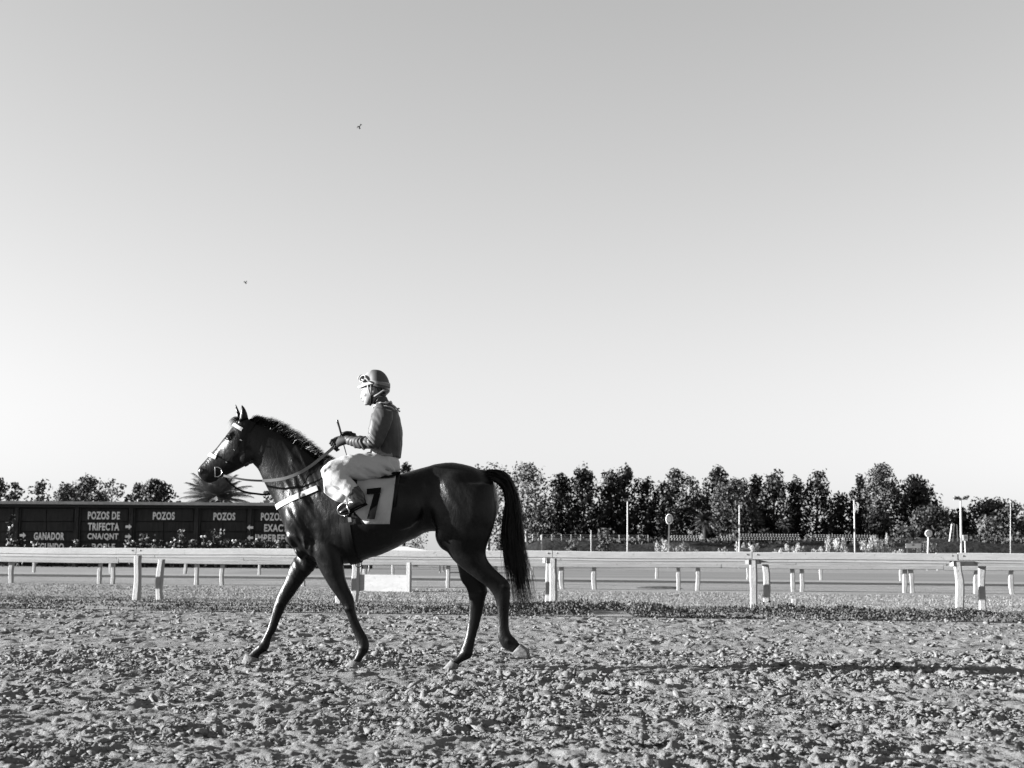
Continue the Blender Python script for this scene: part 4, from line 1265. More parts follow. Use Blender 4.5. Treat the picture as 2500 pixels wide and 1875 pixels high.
hind = [(1290, 640, 1600, 640, .10, .145), (1266, 740, 1622, 740, .125, .165), (1290, 840, 1614, 830, .130, .170), (1322, 930, 1588, 915, .115, .165), (1372, 1003, 1564, 985, .088, .15), (1440, 1076, 1578, 1042, .07, .145), (1508, 1128, 1622, 1092, .054, .14),
        (1566, 1172, 1668, 1130, .044, .135), (1602, 1216, 1692, 1168, .041, .13), (1620, 1268, 1692, 1230, .036, .13), (1627, 1330, 1686, 1318, .028, .13), (1627, 1390, 1687, 1388, .027, .13), (1630, 1440, 1700, 1424, .034, .13), (1648, 1484, 1722, 1446, .034, .13), (1686, 1508, 1736, 1464, .03, .13), (1704, 1520, 1748, 1476, .034, .13)]
m.add(*loft(hind, 5, 26))
m.add(*loft([(1330, 700, 1590, 700, .1, -.14), (1330, 900, 1585, 880, .11, -.15), (1395, 1000, 1560, 990, .085, -.14), (1422, 1080, 1566, 1080, .07, -.13), (1437, 1140, 1570, 1150, .055, -.125), (1466, 1188, 1572, 1198, .045, -.12), (1477, 1240, 1562, 1246, .039, -.12), (1477, 1300, 1549, 1306, .03, -.12),
             (1472, 1360, 1535, 1366, .027, -.12), (1462, 1420, 1516, 1430, .028, -.12), (1446, 1472, 1502, 1494, .034, -.12), (1426, 1514, 1490, 1542, .034, -.12), (1406, 1540, 1450, 1562, .03, -.12), (1390, 1556, 1424, 1580, .034, -.12)], 5, 26))
m.add(*loft([(640, 880, 820, 900, .09, .12), (656, 970, 822, 1000, .088, .125), (682, 1045, 824, 1062, .078, .125), (716, 1112, 834, 1120, .064, .12), (756, 1178, 854, 1176, .052, .12), (800, 1240, 880, 1235, .046, .12), (828, 1285, 888, 1285, .043, .12), (846, 1330, 898, 1330, .036, .12),
             (868, 1390, 922, 1386, .028, .12), (886, 1435, 945, 1426, .028, .12), (897, 1475, 960, 1466, .034, .12), (894, 1514, 955, 1510, .034, .12), (880, 1545, 925, 1548, .03, .12), (866, 1560, 918, 1566, .035, .12)], 5, 26))
m.add(*loft([(610, 900, 750, 930, .09, -.12), (576, 1010, 696, 1056, .078, -.12), (548, 1072, 646, 1114, .064, -.12), (520, 1142, 605, 1168, .052, -.12), (489, 1204, 566, 1224, .047, -.12), (470, 1255, 536, 1264, .044, -.12), (457, 1300, 515, 1306, .038, -.12), (445, 1345, 495, 1352, .029, -.12),
             (426, 1400, 476, 1404, .028, -.12), (402, 1448, 453, 1442, .03, -.12), (384, 1472, 443, 1484, .034, -.12), (360, 1495, 428, 1508, .034, -.12), (338, 1518, 394, 1530, .03, -.12), (322, 1526, 388, 1552, .036, -.12)], 5, 26))
# muscles of the legs
lump(m, 745, 1080, .145, 32, 80, .045, -.45)
lump(m, 1560, 1088, .155, 60, 24, .030, .72)
for x, y, lt in ((858, 1287, .12), (503, 1260, -.12)): lump(m, x, y, lt, 31, 26, .050, -.2)     # knees
for x, y, lt in ((930, 1492, .12), (404, 1490, -.12), (1462, 1518, -.12), (1682, 1452, .13)): lump(m, x, y, lt, 29, 24, .042, 0)   # fetlocks
lump(m, 1662, 1170, .13, 34, 26, .047, .5); lump(m, 1545, 1200, -.12, 32, 26, .048, -.1)        # hocks
# ears, dock of the tail
m.add(*loft([(283, 318, 332, 300, .034, .05), (288, 285, 328, 280, .032, .056), (294, 258, 318, 254, .026, .058), (296, 240, 307, 238, .016, .056), (297, 229, 300, 229, .008, .054)], 4, 14))
m.add(*loft([(268, 320, 305, 305, .028, -.05), (270, 285, 292, 278, .026, -.056), (266, 255, 279, 250, .018, -.056), (264, 234, 271, 232, .010, -.054), (263, 224, 267, 224, .007, -.054)], 4, 14))
m.add(*loft([(1540, 565, 1545, 600, .04), (1590, 572, 1588, 606, .036), (1640, 588, 1625, 622, .033), (1680, 622, 1655, 650, .03), (1706, 680, 1678, 695, .026), (1715, 740, 1692, 745, .02)], 4, 14))
HV, HF, HE = remesh(m, .0085, 5)
# smooth the joins of the parts more strongly on the trunk than on face and lower legs
loc = (HV - np.array(P0)) @ np.array([E1, NL, (0, 0, 1)]).T
sx = loc[:, 0]; hz = HV[:, 2]
xs = np.array(frame(W(480, 700)))[0]
mask = np.clip((hz - 0.62) / .2, 0, 1) * np.clip((sx - xs) / .15, 0, 1)
HV = shrink_smooth(HV, HE, 11, .5, mask)
rear = mask * np.clip((sx - np.array(frame(W(1170, 700)))[0]) / .12, 0, 1) * np.clip((hz - .95) / .2, 0, 1)
HV = shrink_smooth(HV, HE, 22, .5, rear)
HV = shrink_smooth(HV, HE, 2, .5, 1 - mask)
# veins, creases and folds of skin
HN = vnormals(HV, HF)
a, l, z = sx, loc[:, 1], HV[:, 2]
fold = (fbm(a * 9 + z * 6, z * 3.2 - a * 2 + l * 4, 61, 3) - .5)
big = (fbm(a * 4 + 5, z * 4 + l * 3, 62, 2) - .5)
front = np.clip((0.05 - (sx - np.array(frame(W(760, 700)))[0])) / .25, 0, 1) * mask
HV = HV + HN * ((.040 * fold * (.22 + front) + .020 * big) * mask)[:, None]
HV = shrink_smooth(HV, HE, 1, .4)
horse = thing('racehorse', (P0.x, P0.y, 0), 'dark glossy racehorse walking left across the dirt track with a rider up', 'horse')
body = obj('body', HV, HF, 'coat', horse, smooth=True)
BVH = BVHTree.FromPolygons([tuple(v) for v in HV], [tuple(int(i) for i in f) for f in HF])
# hooves
def hoof(st):
    V, Fa = loft(st, 3, 20, 2.3)
    return obj('hoof', V, Fa, 'hoof', horse, smooth=True)
hoof([(318, 1521, 392, 1549, .040, -.12), (308, 1546, 390, 1556, .052, -.12), (296, 1576, 384, 1560, .058, -.12), (299, 1578, 382, 1562, .05, -.12)])
hoof([(862, 1556, 922, 1566, .040, .12), (842, 1576, 918, 1584, .052, .12), (821, 1596, 914, 1602, .058, .12), (824, 1599, 912, 1604, .05, .12)])
hoof([(1386, 1552, 1428, 1580, .039, -.12), (1366, 1574, 1424, 1592, .050, -.12), (1345, 1596, 1418, 1604, .056, -.12), (1348, 1599, 1416, 1606, .048, -.12)])
hoof([(1700, 1522, 1748, 1470, .039, .13), (1740, 1540, 1764, 1482, .050, .13), (1796, 1552, 1778, 1494, .055, .13), (1797, 1549, 1781, 1496, .045, .13)])
# eyes and nostrils
def on_body(x, y, side=1, off=0.0, far=.9):
    """skin point behind a crop pixel, met square on from the horse's side"""
    lat = .12 * side
    for _ in range(4):
        p = W(x, y, lat)
        h, nrm, i, d = BVH.ray_cast(p + NL * (side * far), NL * (-side))
        if h is None: return p, NL * side
        lat = (h - P0).dot(NL)
    if nrm.dot(NL * side) < 0: nrm = -nrm
    return h + nrm * off, nrm
for s in (1, -1):
    p, nn = on_body(229, 400, s)
    m = MB(); m.ell(p - nn * .008, .018, .018, .016, None, 16, 10); m.build('eye', 'eye', horse, True)
    m = MB()
    ring = [p + nn * .004 + (E1 * math.cos(k / 12 * 6.283) * .026 + Vector((0, 0, 1)) * math.sin(k / 12 * 6.283) * .019) for k in range(13)]
    m.tube(ring, .006, 6, False); m.build('eyelid', 'coat', horse, True)
    p, nn = on_body(88, 572, s)
    m = MB(); ax = (E1, Vector((0, 0, 1)), NL)
    m.ell(p + NL * s * .001, .016, .024, .006, ax, 14, 8); m.build('nostril', 'eye', horse, True)

# ------------------------------------------------------------------ mane, forelock and tail
def ribbons(paths, width, g):
    """tapering two-sided strands from lists of points (n, k, 3)"""
    n, k, _ = paths.shape
    t = np.gradient(paths, axis=1)
    rv = g.normal(size=(n, 1, 3))
    sdn = np.cross(t, rv); sdn /= np.maximum(np.linalg.norm(sdn, axis=2), 1e-9)[..., None]
    taper = np.linspace(1, .12, k)[None, :, None]
    w = np.asarray(width).reshape(-1, 1, 1) * taper
    A = paths - sdn * w; B = paths + sdn * w
    V = np.stack([A, B], 2).reshape(-1, 3)
    base = (np.arange(n) * k * 2)[:, None] + (np.arange(k - 1) * 2)[None]
    Q = np.stack([base, base + 1, base + 3, base + 2], -1).reshape(-1, 4)
    return V, Q
g = np.random.default_rng(31)
crest = catmull([list(W(x, y)) for x, y in ((352, 306), (395, 326), (470, 354), (550, 404), (630, 464), (700, 512), (745, 530))], 12)
n = 6500
f = g.random(n) * (len(crest) - 1.001); i0 = f.astype(int); fr = (f - i0)[:, None]
root = crest[i0] * (1 - fr) + crest[i0 + 1] * fr
tan = crest[i0 + 1] - crest[i0]; tan /= np.linalg.norm(tan, axis=1)[:, None]
nl = np.array(NL)
upn = np.cross(tan, nl); upn *= np.sign(upn[:, 2])[:, None]
root = root + nl * g.normal(size=(n, 1)) * .014 - upn * .02
L = (.050 + .045 * g.random(n)) * (.75 + .5 * np.sin(f / len(crest) * 3.1)) * (.86 + .28 * vnoise(f * .8, f * 0, 3))
d = upn * 1.0 + tan * (.10 + .30 * g.normal(size=(n, 1)) * .6) + nl * g.normal(size=(n, 1)) * .35
d /= np.linalg.norm(d, axis=1)[:, None]
kk = np.linspace(0, 1, 4)
paths = root[:, None, :] + d[:, None, :] * (kk[None, :, None] * (L[:, None, None] + .02)) + (tan[:, None, :] * .35 - np.array([0, 0, 1]) * .15) * (kk ** 2)[None, :, None] * L[:, None, None]
V, Q = ribbons(paths, .0014 + .0010 * g.random(n), g)
obj('mane', V, Q, 'hair', horse)
n = 160
root = np.array(W(290, 300)) + nl * g.normal(size=(n, 1)) * .025 + np.array(E1) * g.normal(size=(n, 1)) * .012
d = -np.array(E1) * (.75 + .4 * g.random((n, 1))) + np.array([0, 0, 1.]) * (.35 + .3 * g.normal(size=(n, 1))) + nl * g.normal(size=(n, 1)) * .3
L = .05 + .05 * g.random(n)
kk = np.linspace(0, 1, 5)
paths = root[:, None] + d[:, None] * (kk[None, :, None] * L[:, None, None]) - np.array([0, 0, 1.]) * (kk ** 2)[None, :, None] * L[:, None, None] * 1.0
V, Q = ribbons(paths, .0016 + .001 * g.random(n), g)
obj('forelock', V, Q, 'hair', horse)
# tail: rows of left edge, right edge, half thickness
tl = [(1560, 612, 1570, 566, .030), (1615, 632, 1640, 570, .040), (1655, 672, 1692, 606, .045), (1668, 735, 1726, 685, .05), (1662, 805, 1746, 780, .055), (1654, 880, 1754, 880, .06), (1656, 960, 1762, 960, .062), (1668, 1050, 1780, 1050, .062), (1680, 1130, 1796, 1130, .06), (1690, 1210, 1810, 1210, .06), (1706, 1290, 1828, 1270, .06), (1730, 1350, 1860, 1315, .06)]
rows = catmull([list(W(a, b, .01)) + list(W(c, d, .01)) + [h] for a, b, c, d, h in tl], 6)
n = 4600; kseg = 17
u_ = np.clip(g.normal(size=n) * .42, -1.05, 1.05); v_ = np.clip(g.normal(size=n) * .5, -1, 1)
st = g.random(n) ** 2.0 * .45; en = np.clip(np.where(g.random(n) < .55, .40 + .36 * g.random(n), .5 + .5 * g.random(n) ** 1.7), st + .12, 1)
u_[::4] = g.uniform(-1.1, 1.1, len(u_[::4]))
ph = g.random(n) * 6.283; wob = g.normal(size=n) * .22
K = np.linspace(0, 1, kseg)
pos = (st[:, None] + (en - st)[:, None] * K) * (len(rows) - 1.001)
i0 = pos.astype(int); fr = (pos - i0)[..., None]
rw = rows[i0] * (1 - fr) + rows[i0 + 1] * fr
across = u_[:, None] * (.92 + .12 * K) + wob[:, None] * np.sin(ph[:, None] + K * 5) * K
paths = (rw[..., 0:3] * (.5 - across[..., None] / 2) + rw[..., 3:6] * (.5 + across[..., None] / 2)) + nl * (v_[:, None] * rw[..., 6] * (1 + .3 * np.sin(ph[:, None] + K * 4)))[..., None]
V, Q = ribbons(paths, .0018 + .0015 * g.random(n), g)
obj('tail', V, Q, 'hair', horse)
# solid heart of the tail
rw = rows[: int(len(rows) * .48)]
m = MB()
cen = (rw[:, 0:3] + rw[:, 3:6]) / 2; wd = np.linalg.norm(rw[:, 0:3] - rw[:, 3:6], axis=1) / 2
tp = np.clip((1 - np.linspace(0, 1, len(rw))) * 3, 0.02, 1)
m.tube([tuple(c) for c in cen], [float(a * .50 * b) for a, b in zip(wd, tp)], 10)
m.build('tail_core', 'hair', horse, True)

# ------------------------------------------------------------------ straps that lie on the horse
def sect(center, a1, a2, angs, off, maxr=1.2):
    """skin points round a plane section: rays from outside towards the centre"""
    out = []
    for a in angs:
        d = a1 * math.cos(a) + a2 * math.sin(a)
        h, nrm, i, dist = BVH.ray_cast(center + d * maxr, -d)
        out.append(None if h is None else (h + d * off))
    return out
def band(name, center, a1, a2, a0, a3, width, off, material, parent, n=40, thick=.004, maxr=1.2, w2=None):
    """flat strap round a plane section of the horse; width across the plane"""
    a1 = a1.normalized(); a2 = a2.normalized(); wn_ = a1.cross(a2).normalized()
    angs = [a0 + (a3 - a0) * i / (n - 1) for i in range(n)]
    rows = []
    for e in (-1, -.35, .35, 1):
        rows.append(sect(center + wn_ * (e * width / 2), a1, a2, angs, off, maxr))
    R_ = [list(r) for r in rows]
    for r in R_:
        last = next(p for p in r if p is not None)
        for i, p in enumerate(r):
            if p is None: r[i] = last
            last = r[i]
    A = np.array([[tuple(p) for p in r] for r in R_])        # 4, n, 3
    for _ in range(3):
        A[:, 1:-1] = .5 * A[:, 1:-1] + .25 * (A[:, :-2] + A[:, 2:])
    C = np.array(center)
    out = A - C; out /= np.linalg.norm(out, axis=2)[..., None]
    A = A + out * .003
    V = np.concatenate([A.reshape(-1, 3), (A + out * thick).reshape(-1, 3)])
    Fa = []; k = 4 * n
    idx = lambda e, i, s: s * k + e * n + i
    for i in range(n - 1):
        for e in range(3):
            Fa.append((idx(e, i, 1), idx(e, i + 1, 1), idx(e + 1, i + 1, 1), idx(e + 1, i, 1)))
        Fa.append((idx(0, i, 0), idx(0, i + 1, 0), idx(0, i + 1, 1), idx(0, i, 1)))
        Fa.append((idx(3, i, 1), idx(3, i + 1, 1), idx(3, i + 1, 0), idx(3, i, 0)))
    return obj(name, V, Fa, material, parent, smooth=False)
Zv = Vector((0, 0, 1))
def strap_on(name, pts, width, off, material, parent, side=1, thick=.004, sub=6):
    """strap following skin points given in crop pixels"""
    P = [on_body(x, y, side, off) for x, y in catmull(pts, sub)]
    V = []; Fa = []
    n = len(P)
    for i, (p, nn) in enumerate(P):
        tg = (P[min(i + 1, n - 1)][0] - P[max(i - 1, 0)][0]).normalized()
        sdv = tg.cross(nn).normalized()
        for a, b in ((-1, 0), (1, 0), (1, 1), (-1, 1)): V.append(p + sdv * a * width / 2 + nn * b * thick)
    for i in range(n - 1):
        for j in range(4): Fa.append((i * 4 + j, i * 4 + (j + 1) % 4, (i + 1) * 4 + (j + 1) % 4, (i + 1) * 4 + j))
    return obj(name, V, Fa, material, parent)
hd = W(240, 430)
bridle = thing('bridle', hd, 'dark leather racing bridle with pale brow and nose bands, bit ring and reins', 'bridle')
def dirpx(x0, y0, x1, y1): return (W(x1, y1) - W(x0, y0)).normalized()
# noseband: line (124,485)-(205,520); browband (262,330)-(320,365)
ax = dirpx(124, 485, 205, 520)
c = W(175, 506); band('noseband', c, ax, NL, 0.0 - 1.6 + 3.14159, 1.6 + 3.14159, .030, .004, 'fleece', bridle, 40, .008, .3)
band('chin_strap', c, ax, NL, -1.55, 1.55, .016, .004, 'dark_leather', bridle, 30, .004, .3)
ax = dirpx(262, 332, 322, 366)
c = W(310, 360); band('browband', c, ax, NL, 3.14159 - 1.7, 3.14159 + 1.7, .028, .004, 'fleece', bridle, 40, .007, .3)
ax = dirpx(345, 330, 320, 560)
c = W(335, 420); band('throatlatch', c, ax, NL, 0, 6.2831, .016, .004, 'dark_leather', bridle, 60, .004, .4)
for s in (1, -1):
    strap_on('cheek_strap', [(350, 320), (325, 380), (298, 410), (270, 450), (240, 495), (215, 535), (192, 570)], .018, .006, 'dark_leather', bridle, s)
    strap_on('buckle', [(296, 413), (293, 417)], .020, .011, 'steel', bridle, s)
    strap_on('buckle', [(262, 462), (260, 465)], .018, .011, 'steel', bridle, s)
    strap_on('buckle', [(222, 524), (219, 529)], .018, .011, 'steel', bridle, s)
    strap_on('poll_strap', [(370, 318), (345, 350), (332, 372)], .03, .006, 'dark_leather', bridle, s)
    # D-shaped bit ring
    p, nn = on_body(185, 578, s, .014)
    m = MB()
    q = [(169, 556), (170, 606), (185, 606), (200, 596), (206, 580), (200, 564), (185, 556), (169, 556)]
    pp = [W(x, y, 0) for x, y in q]; l0 = (p - P0).dot(NL)
    m.tube([a + NL * (l0 - (a - P0).dot(NL)) for a in pp], .0045, 6, False); m.build('bit_ring', 'steel', bridle, True)
def curve_pts(pts, sub=8):
    return [Vector(p) for p in catmull([list(p) for p in pts], sub)]
def flat_strap(pts, w, th):
    V = []; Fa = []; n = len(pts)
    for i, p in enumerate(pts):
        tg = (pts[min(i + 1, n - 1)] - pts[max(i - 1, 0)]).normalized()
        sd_ = NL.cross(tg).normalized()
        nn = tg.cross(sd_).normalized()
        for a, b in ((-1, -1), (1, -1), (1, 1), (-1, 1)): V.append(p + sd_ * a * w / 2 + nn * b * th / 2)
    for i in range(n - 1):
        for j in range(4): Fa.append((i * 4 + j, i * 4 + (j + 1) % 4, (i + 1) * 4 + (j + 1) % 4, (i + 1) * 4 + j))
    Fa += [(3, 2, 1, 0), tuple((n - 1) * 4 + j for j in range(4))]
    return V, Fa
near = curve_pts([W(204, 598, .085), W(250, 608, .12), (W(330, 621, .16)), W(430, 624, .18), W(520, 612, .20), W(600, 582, .20), W(660, 545, .17), W(720, 498, .13), W(782, 446, .085)])
k = 22
V, Fa = flat_strap(near[:k + 1], .018, .005); obj('rein', V, Fa, 'dark_leather', bridle)
V, Fa = flat_strap(near[k:], .026, .007); obj('rein', V, Fa, 'pale_rein', bridle)
farr = curve_pts([W(215, 610, -.085), W(250, 648, -.10), W(300, 678, -.12), W(370, 692, -.15), W(445, 692, -.19), W(540, 640, -.22), W(640, 570, -.20), W(740, 480, -.12), W(800, 420, -.05)])
V, Fa = flat_strap(farr, .018, .005); obj('rein', V, Fa, 'dark_leather', bridle)

bp_t = thing('breast_strap', W(600, 720, .2), 'white breast strap across the chest of the horse', 'strap')
ax = dirpx(492, 760, 760, 652)
c = W(700, 676)
band('strap', c, ax, NL, 3.14159 - 1.75, 3.14159 + 1.75, .046, .004, 'white_strap', bp_t, 90, .006, 1.0)
strap_on('neck_loop', [(604, 715), (598, 690), (612, 640), (640, 580), (668, 530)], .008, .006, 'dark_leather', bp_t, 1)
strap_on('keeper', [(599, 690), (603, 728)], .010, .016, 'dark_leather', bp_t, 1)

saddle = thing('saddle', W(950, 580, .0), 'small dark racing saddle with girth and stirrups under the rider', 'saddle')
def drape(x0, x1, y0f, y1f, nx, ny, off, name, material, parent, side=1, shape=None, thick=.006):
    V = []; ok = {}
    for i in range(nx):
        for j in range(ny):
            fx = i / (nx - 1); fy = j / (ny - 1)
            x = x0(fy) + (x1(fy) - x0(fy)) * fx; y = y0f(fx) + (y1f(fx) - y0f(fx)) * fy
            p, nn = on_body(x, y, side, 0)
            w = (.006 * math.sin(fx * 23 + fy * 4) + .008 * math.sin(fx * 11 - fy * 5 + 1) + .004 * math.sin(fx * 41 + fy * 13)) * min(1, fy * 1.3)
            V.append(p + NL * side * (off + w))
    n = len(V)
    V += [v - NL * side * thick for v in V]
    Fa = []
    I = lambda i, j, s=0: s * n + i * ny + j
    for i in range(nx - 1):
        for j in range(ny - 1):
            Fa.append((I(i, j), I(i + 1, j), I(i + 1, j + 1), I(i, j + 1)))
            Fa.append((I(i, j, 1), I(i, j + 1, 1), I(i + 1, j + 1, 1), I(i + 1, j, 1)))
    for i in range(nx - 1):
        Fa.append((I(i, ny - 1), I(i + 1, ny - 1), I(i + 1, ny - 1, 1), I(i, ny - 1, 1))); Fa.append((I(i, 0, 1), I(i + 1, 0, 1), I(i + 1, 0), I(i, 0)))
    for j in range(ny - 1):
        Fa.append((I(0, j), I(0, j + 1), I(0, j + 1, 1), I(0, j, 1))); Fa.append((I(nx - 1, j, 1), I(nx - 1, j + 1, 1), I(nx - 1, j + 1), I(nx - 1, j)))
    return obj(name, V, Fa, material, parent, smooth=True)
cloth = thing('saddle_cloth', W(1000, 700, .3), 'pale saddle cloth with a large black number seven', 'cloth')
back = lambda fy: 1100 - 30 * fy
def cl_bot(fx): return 745 + 105 * min(1, max(0, (fx - .38) / .25)) ** .9 if fx > .38 else 745 - 60 * (1 - fx / .38) ** 2.2
for s in (1, -1):
    drape(lambda fy: 722 + 6 * fy, back, lambda fx: 600, cl_bot, 46, 26, .022, 'cloth', 'saddle_cloth', cloth, s)
    drape(lambda fy: 1000, lambda fy: 1122 - 26 * fy, lambda fx: 578, lambda fx: 800 - 40 * fx, 14, 20, .010, 'under_pad', 'dark_leather', saddle, s)
# top of the cloth over the back
V = []; Fa = []
xs_ = np.linspace(735, 1112, 20); ls = np.linspace(-.17, .17, 11)
for x in xs_:
    for l_ in ls:
        p = W(x, 560, 0); o = p + NL * l_; o.z = 2.6
        h, nn, i, d = BVH.ray_cast(o, -Zv)
        V.append(h + Zv * .024 if h is not None else p)
for i in range(19):
    for j in range(10): Fa.append((i * 11 + j, i * 11 + j + 1, (i + 1) * 11 + j + 1, (i + 1) * 11 + j))
obj('pad_top', V, Fa, 'dark_leather', saddle, smooth=True)
# number 7
num = [(953, 664, 1030, 690), ]
def numeral():
    # arm of the seven and its slanted stem as two draped quads joined in one mesh
    V = []; Fa = []
    def patch(q, nx, ny):
        b0 = len(V)
        for i in range(nx):
            for j in range(ny):
                a, b = i / (nx - 1), j / (ny - 1)
                x = (q[0][0] * (1 - a) + q[1][0] * a) * (1 - b) + (q[3][0] * (1 - a) + q[2][0] * a) * b
                y = (q[0][1] * (1 - a) + q[1][1] * a) * (1 - b) + (q[3][1] * (1 - a) + q[2][1] * a) * b
                p, nn = on_body(x, y, 1, 0)
                V.append(p + NL * .047)
        for i in range(nx - 1):
            for j in range(ny - 1): Fa.append((b0 + i * ny + j, b0 + (i + 1) * ny + j, b0 + (i + 1) * ny + j + 1, b0 + i * ny + j + 1))
    patch([(953, 668), (1028, 660), (1024, 690), (953, 697)], 10, 5)
    patch([(990, 694), (1023, 691), (994, 826), (953, 824)], 6, 14)
    return obj('number', V, Fa, 'black_print', cloth, smooth=True)
numeral()
# saddle: flap, seat and pommel
m = MB()
m.add(*loft([(790, 545, 800, 590, .05), (830, 556, 840, 610, .12), (900, 575, 905, 630, .15), (980, 585, 985, 635, .15), (1050, 572, 1060, 625, .12), (1085, 562, 1095, 610, .06)], 4, 20))
m.build('seat', 'dark_leather', saddle, True)
for s in (1, -1):
    drape(lambda fy: 830 + 10 * fy, lambda fy: 900, lambda fx: 590, lambda fx: 690, 10, 10, .030, 'flap', 'dark_leather', saddle, s)
# girth
ax = dirpx(858, 700, 893, 1055)
c = W(876, 880); a2 = NL
band('girth', c, ax, NL, -1.75, 1.75, .085, .006, 'dark_leather', saddle, 70, .008, .40)
m = MB()
p = W(905, 1050, .05)
m.tube([p + E1 * (.028 * math.cos(k / 10 * 6.283)) + Zv * (.03 * math.sin(k / 10 * 6.283) - .012) for k in range(11)], .004, 6, False); m.build('girth_ring', 'dark_leather', saddle, True)
strap_on('girth_buckle', [(862, 815), (865, 838)], .030, .018, 'bolt_metal', saddle, 1)
# ================================================================== the rider
t = mat('silk', 0.08, 0.55, 0.2)
t.col(t.ramp(t.tex('noise', 5, 5, .6), [(.3, .035), (.7, .05)]))
t.bump(t.tex('noise', 22, 5, .6), .18, .01)
t = mat('breeches', 0.38, 0.6, 0.3)
t.bump(t.tex('noise', 26, 5, .6, dist=.8), .22, .012)
t = mat('skin', 0.18, 0.55, 0.35)
t.bump(t.tex('noise', 90, 4, .6), .12, .003)
mat('glove', 0.012, 0.65, 0.25)
mat('boot', 0.012, 0.25, 0.5)
mat('helmet_shell', 0.055, 0.6, 0.2)
mat('helmet_pale', 0.28, 0.6, 0.3)
mat('lens', 0.004, 0.08, 0.3)
mat('strap_grey', 0.16, 0.7, 0.2)
mat('whip', 0.012, 0.35, 0.5)
mat('hair_man', 0.03, 0.6, 0.3)

rider = thing('person', W(1040, 590, 0), 'rider in helmet, dark jacket and white breeches sitting on the walking horse holding reins', 'person')
def seg(chain, k=1.0, mir=None):
    return loft([(a, b, c, d, hw * k, lt) for a, b, c, d, hw, lt in chain], 4, 22, mir=mir)
torso = [(985, 505, 1125, 508, .135, 0), (972, 460, 1132, 455, .150, 0), (968, 400, 1133, 405, .165, 0), (966, 345, 1130, 350, .178, 0), (972, 295, 1117, 292, .180, 0), (984, 258, 1098, 252, .155, 0), (992, 236, 1074, 228, .105, 0), (990, 222, 1056, 205, .062, 0)]
arm = [(992, 245, 1082, 262, .062, .150), (974, 285, 1080, 300, .064, .185), (962, 335, 1064, 350, .060, .205), (952, 390, 1042, 408, .055, .215), (952, 425, 1008, 458, .050, .215)]
fore = [(955, 400, 1008, 452, .05, .215), (945, 393, 970, 464, .050, .208), (912, 396, 922, 460, .046, .185), (870, 393, 875, 449, .041, .150), (836, 392, 838, 434, .034, .115)]
pelvis = [(1000, 470, 1112, 488, .130, 0), (985, 500, 1112, 530, .160, 0), (975, 540, 1112, 572, .165, 0), (975, 575, 1085, 600, .12, 0)]
thigh = [(1050, 486, 1100, 592, .075, .085), (965, 483, 1010, 612, .082, .15), (890, 483, 918, 621, .078, .21), (820, 499, 850, 612, .070, .255), (762, 520, 790, 610, .060, .285), (722, 545, 752, 612, .050, .295)]
shin = [(711, 578, 792, 540, .052, .295), (716, 606, 815, 562, .058, .30), (738, 640, 842, 590, .058, .31), (775, 665, 868, 614, .054, .32), (815, 688, 890, 640, .047, .33), (850, 706, 906, 656, .041, .335)]
foot_a = [(838, 690, 902, 648, .043, .335), (850, 712, 922, 672, .041, .336), (858, 742, 938, 705, .042, .337), (868, 770, 945, 742, .036, .337)]
foot_b = [(920, 690, 944, 744, .034, .337), (890, 705, 915, 760, .041, .338), (858, 742, 876, 778, .043, .34), (830, 766, 842, 791, .042, .342), (812, 780, 818, 797, .032, .343), (803, 788, 806, 797, .016, .343)]
head = [(950, 62, 1025, 62, .045, 0), (930, 88, 1045, 88, .072, 0), (923, 118, 1053, 118, .079, 0), (921, 148, 1050, 148, .079, 0), (924, 160, 1047, 165, .077, 0), (925, 180, 1038, 185, .073, 0), (927, 200, 1010, 205, .064, 0), (934, 217, 985, 222, .052, 0), (941, 231, 968, 231, .032, 0)]
neck = [(985, 165, 1046, 160, .056, 0), (985, 195, 1046, 188, .055, 0), (985, 222, 1056, 205, .060, 0), (985, 250, 1070, 240, .08, 0)]
UP = (0.0, .035)
# ---- body: one continuous figure, mostly inside the clothes
m = MB()
m.add(*seg(head)); m.add(*seg(neck)); m.add(*seg([(a + 9, b, c - 9, d, h * .86, l) for a, b, c, d, h, l in torso]))
m.add(*loft([(921, 160, 932, 160, .007, 0), (917, 178, 932, 178, .011, 0), (914, 190, 932, 192, .016, 0), (917, 197, 932, 198, .014, 0), (926, 199, 934, 200, .006, 0)], 3, 14))
lump(m, 928, 206, 0, 6, 4, .022); lump(m, 929, 211, 0, 6, 3.5, .020); lump(m, 943, 226, 0, 9, 8, .026); lump(m, 926, 152, .028, 7, 4, .02); lump(m, 926, 152, -.028, 7, 4, .02)
lump(m, 946, 178, .042, 18, 14, .022); lump(m, 946, 178, -.042, 18, 14, .022)
for mi in (None, UP):
    m.add(*seg([(a + 6, b + 4, c - 6, d - 4, h * .84, l) for a, b, c, d, h, l in arm], mir=mi)); m.add(*seg([(a, b + 5, c, d - 5, h * .85, l) for a, b, c, d, h, l in fore], mir=mi))
    m.add(*seg([(840, 396, 842, 430, .026, .12), (815, 400, 815, 440, .022, .10), (795, 412, 792, 446, .016, .09)], mir=mi))
    m.add(*seg([(a, b + 8, c, d - 8, h * .85, l) for a, b, c, d, h, l in thigh], mir=mi)); m.add(*seg([(a + 6, b, c - 6, d, h * .85, l) for a, b, c, d, h, l in shin], mir=mi))
    m.add(*seg([(a + 4, b + 3, c - 4, d - 3, h * .8, l) for a, b, c, d, h, l in foot_a], mir=mi)); m.add(*seg([(a, b + 4, c, d - 4, h * .75, l) for a, b, c, d, h, l in foot_b], mir=mi))
m.add(*seg([(a + 8, b, c - 8, d - 4, h * .85, l) for a, b, c, d, h, l in pelvis]))
V, Fa, E = remesh(m, .0052, 2); V = shrink_smooth(V, E, 1, .4)
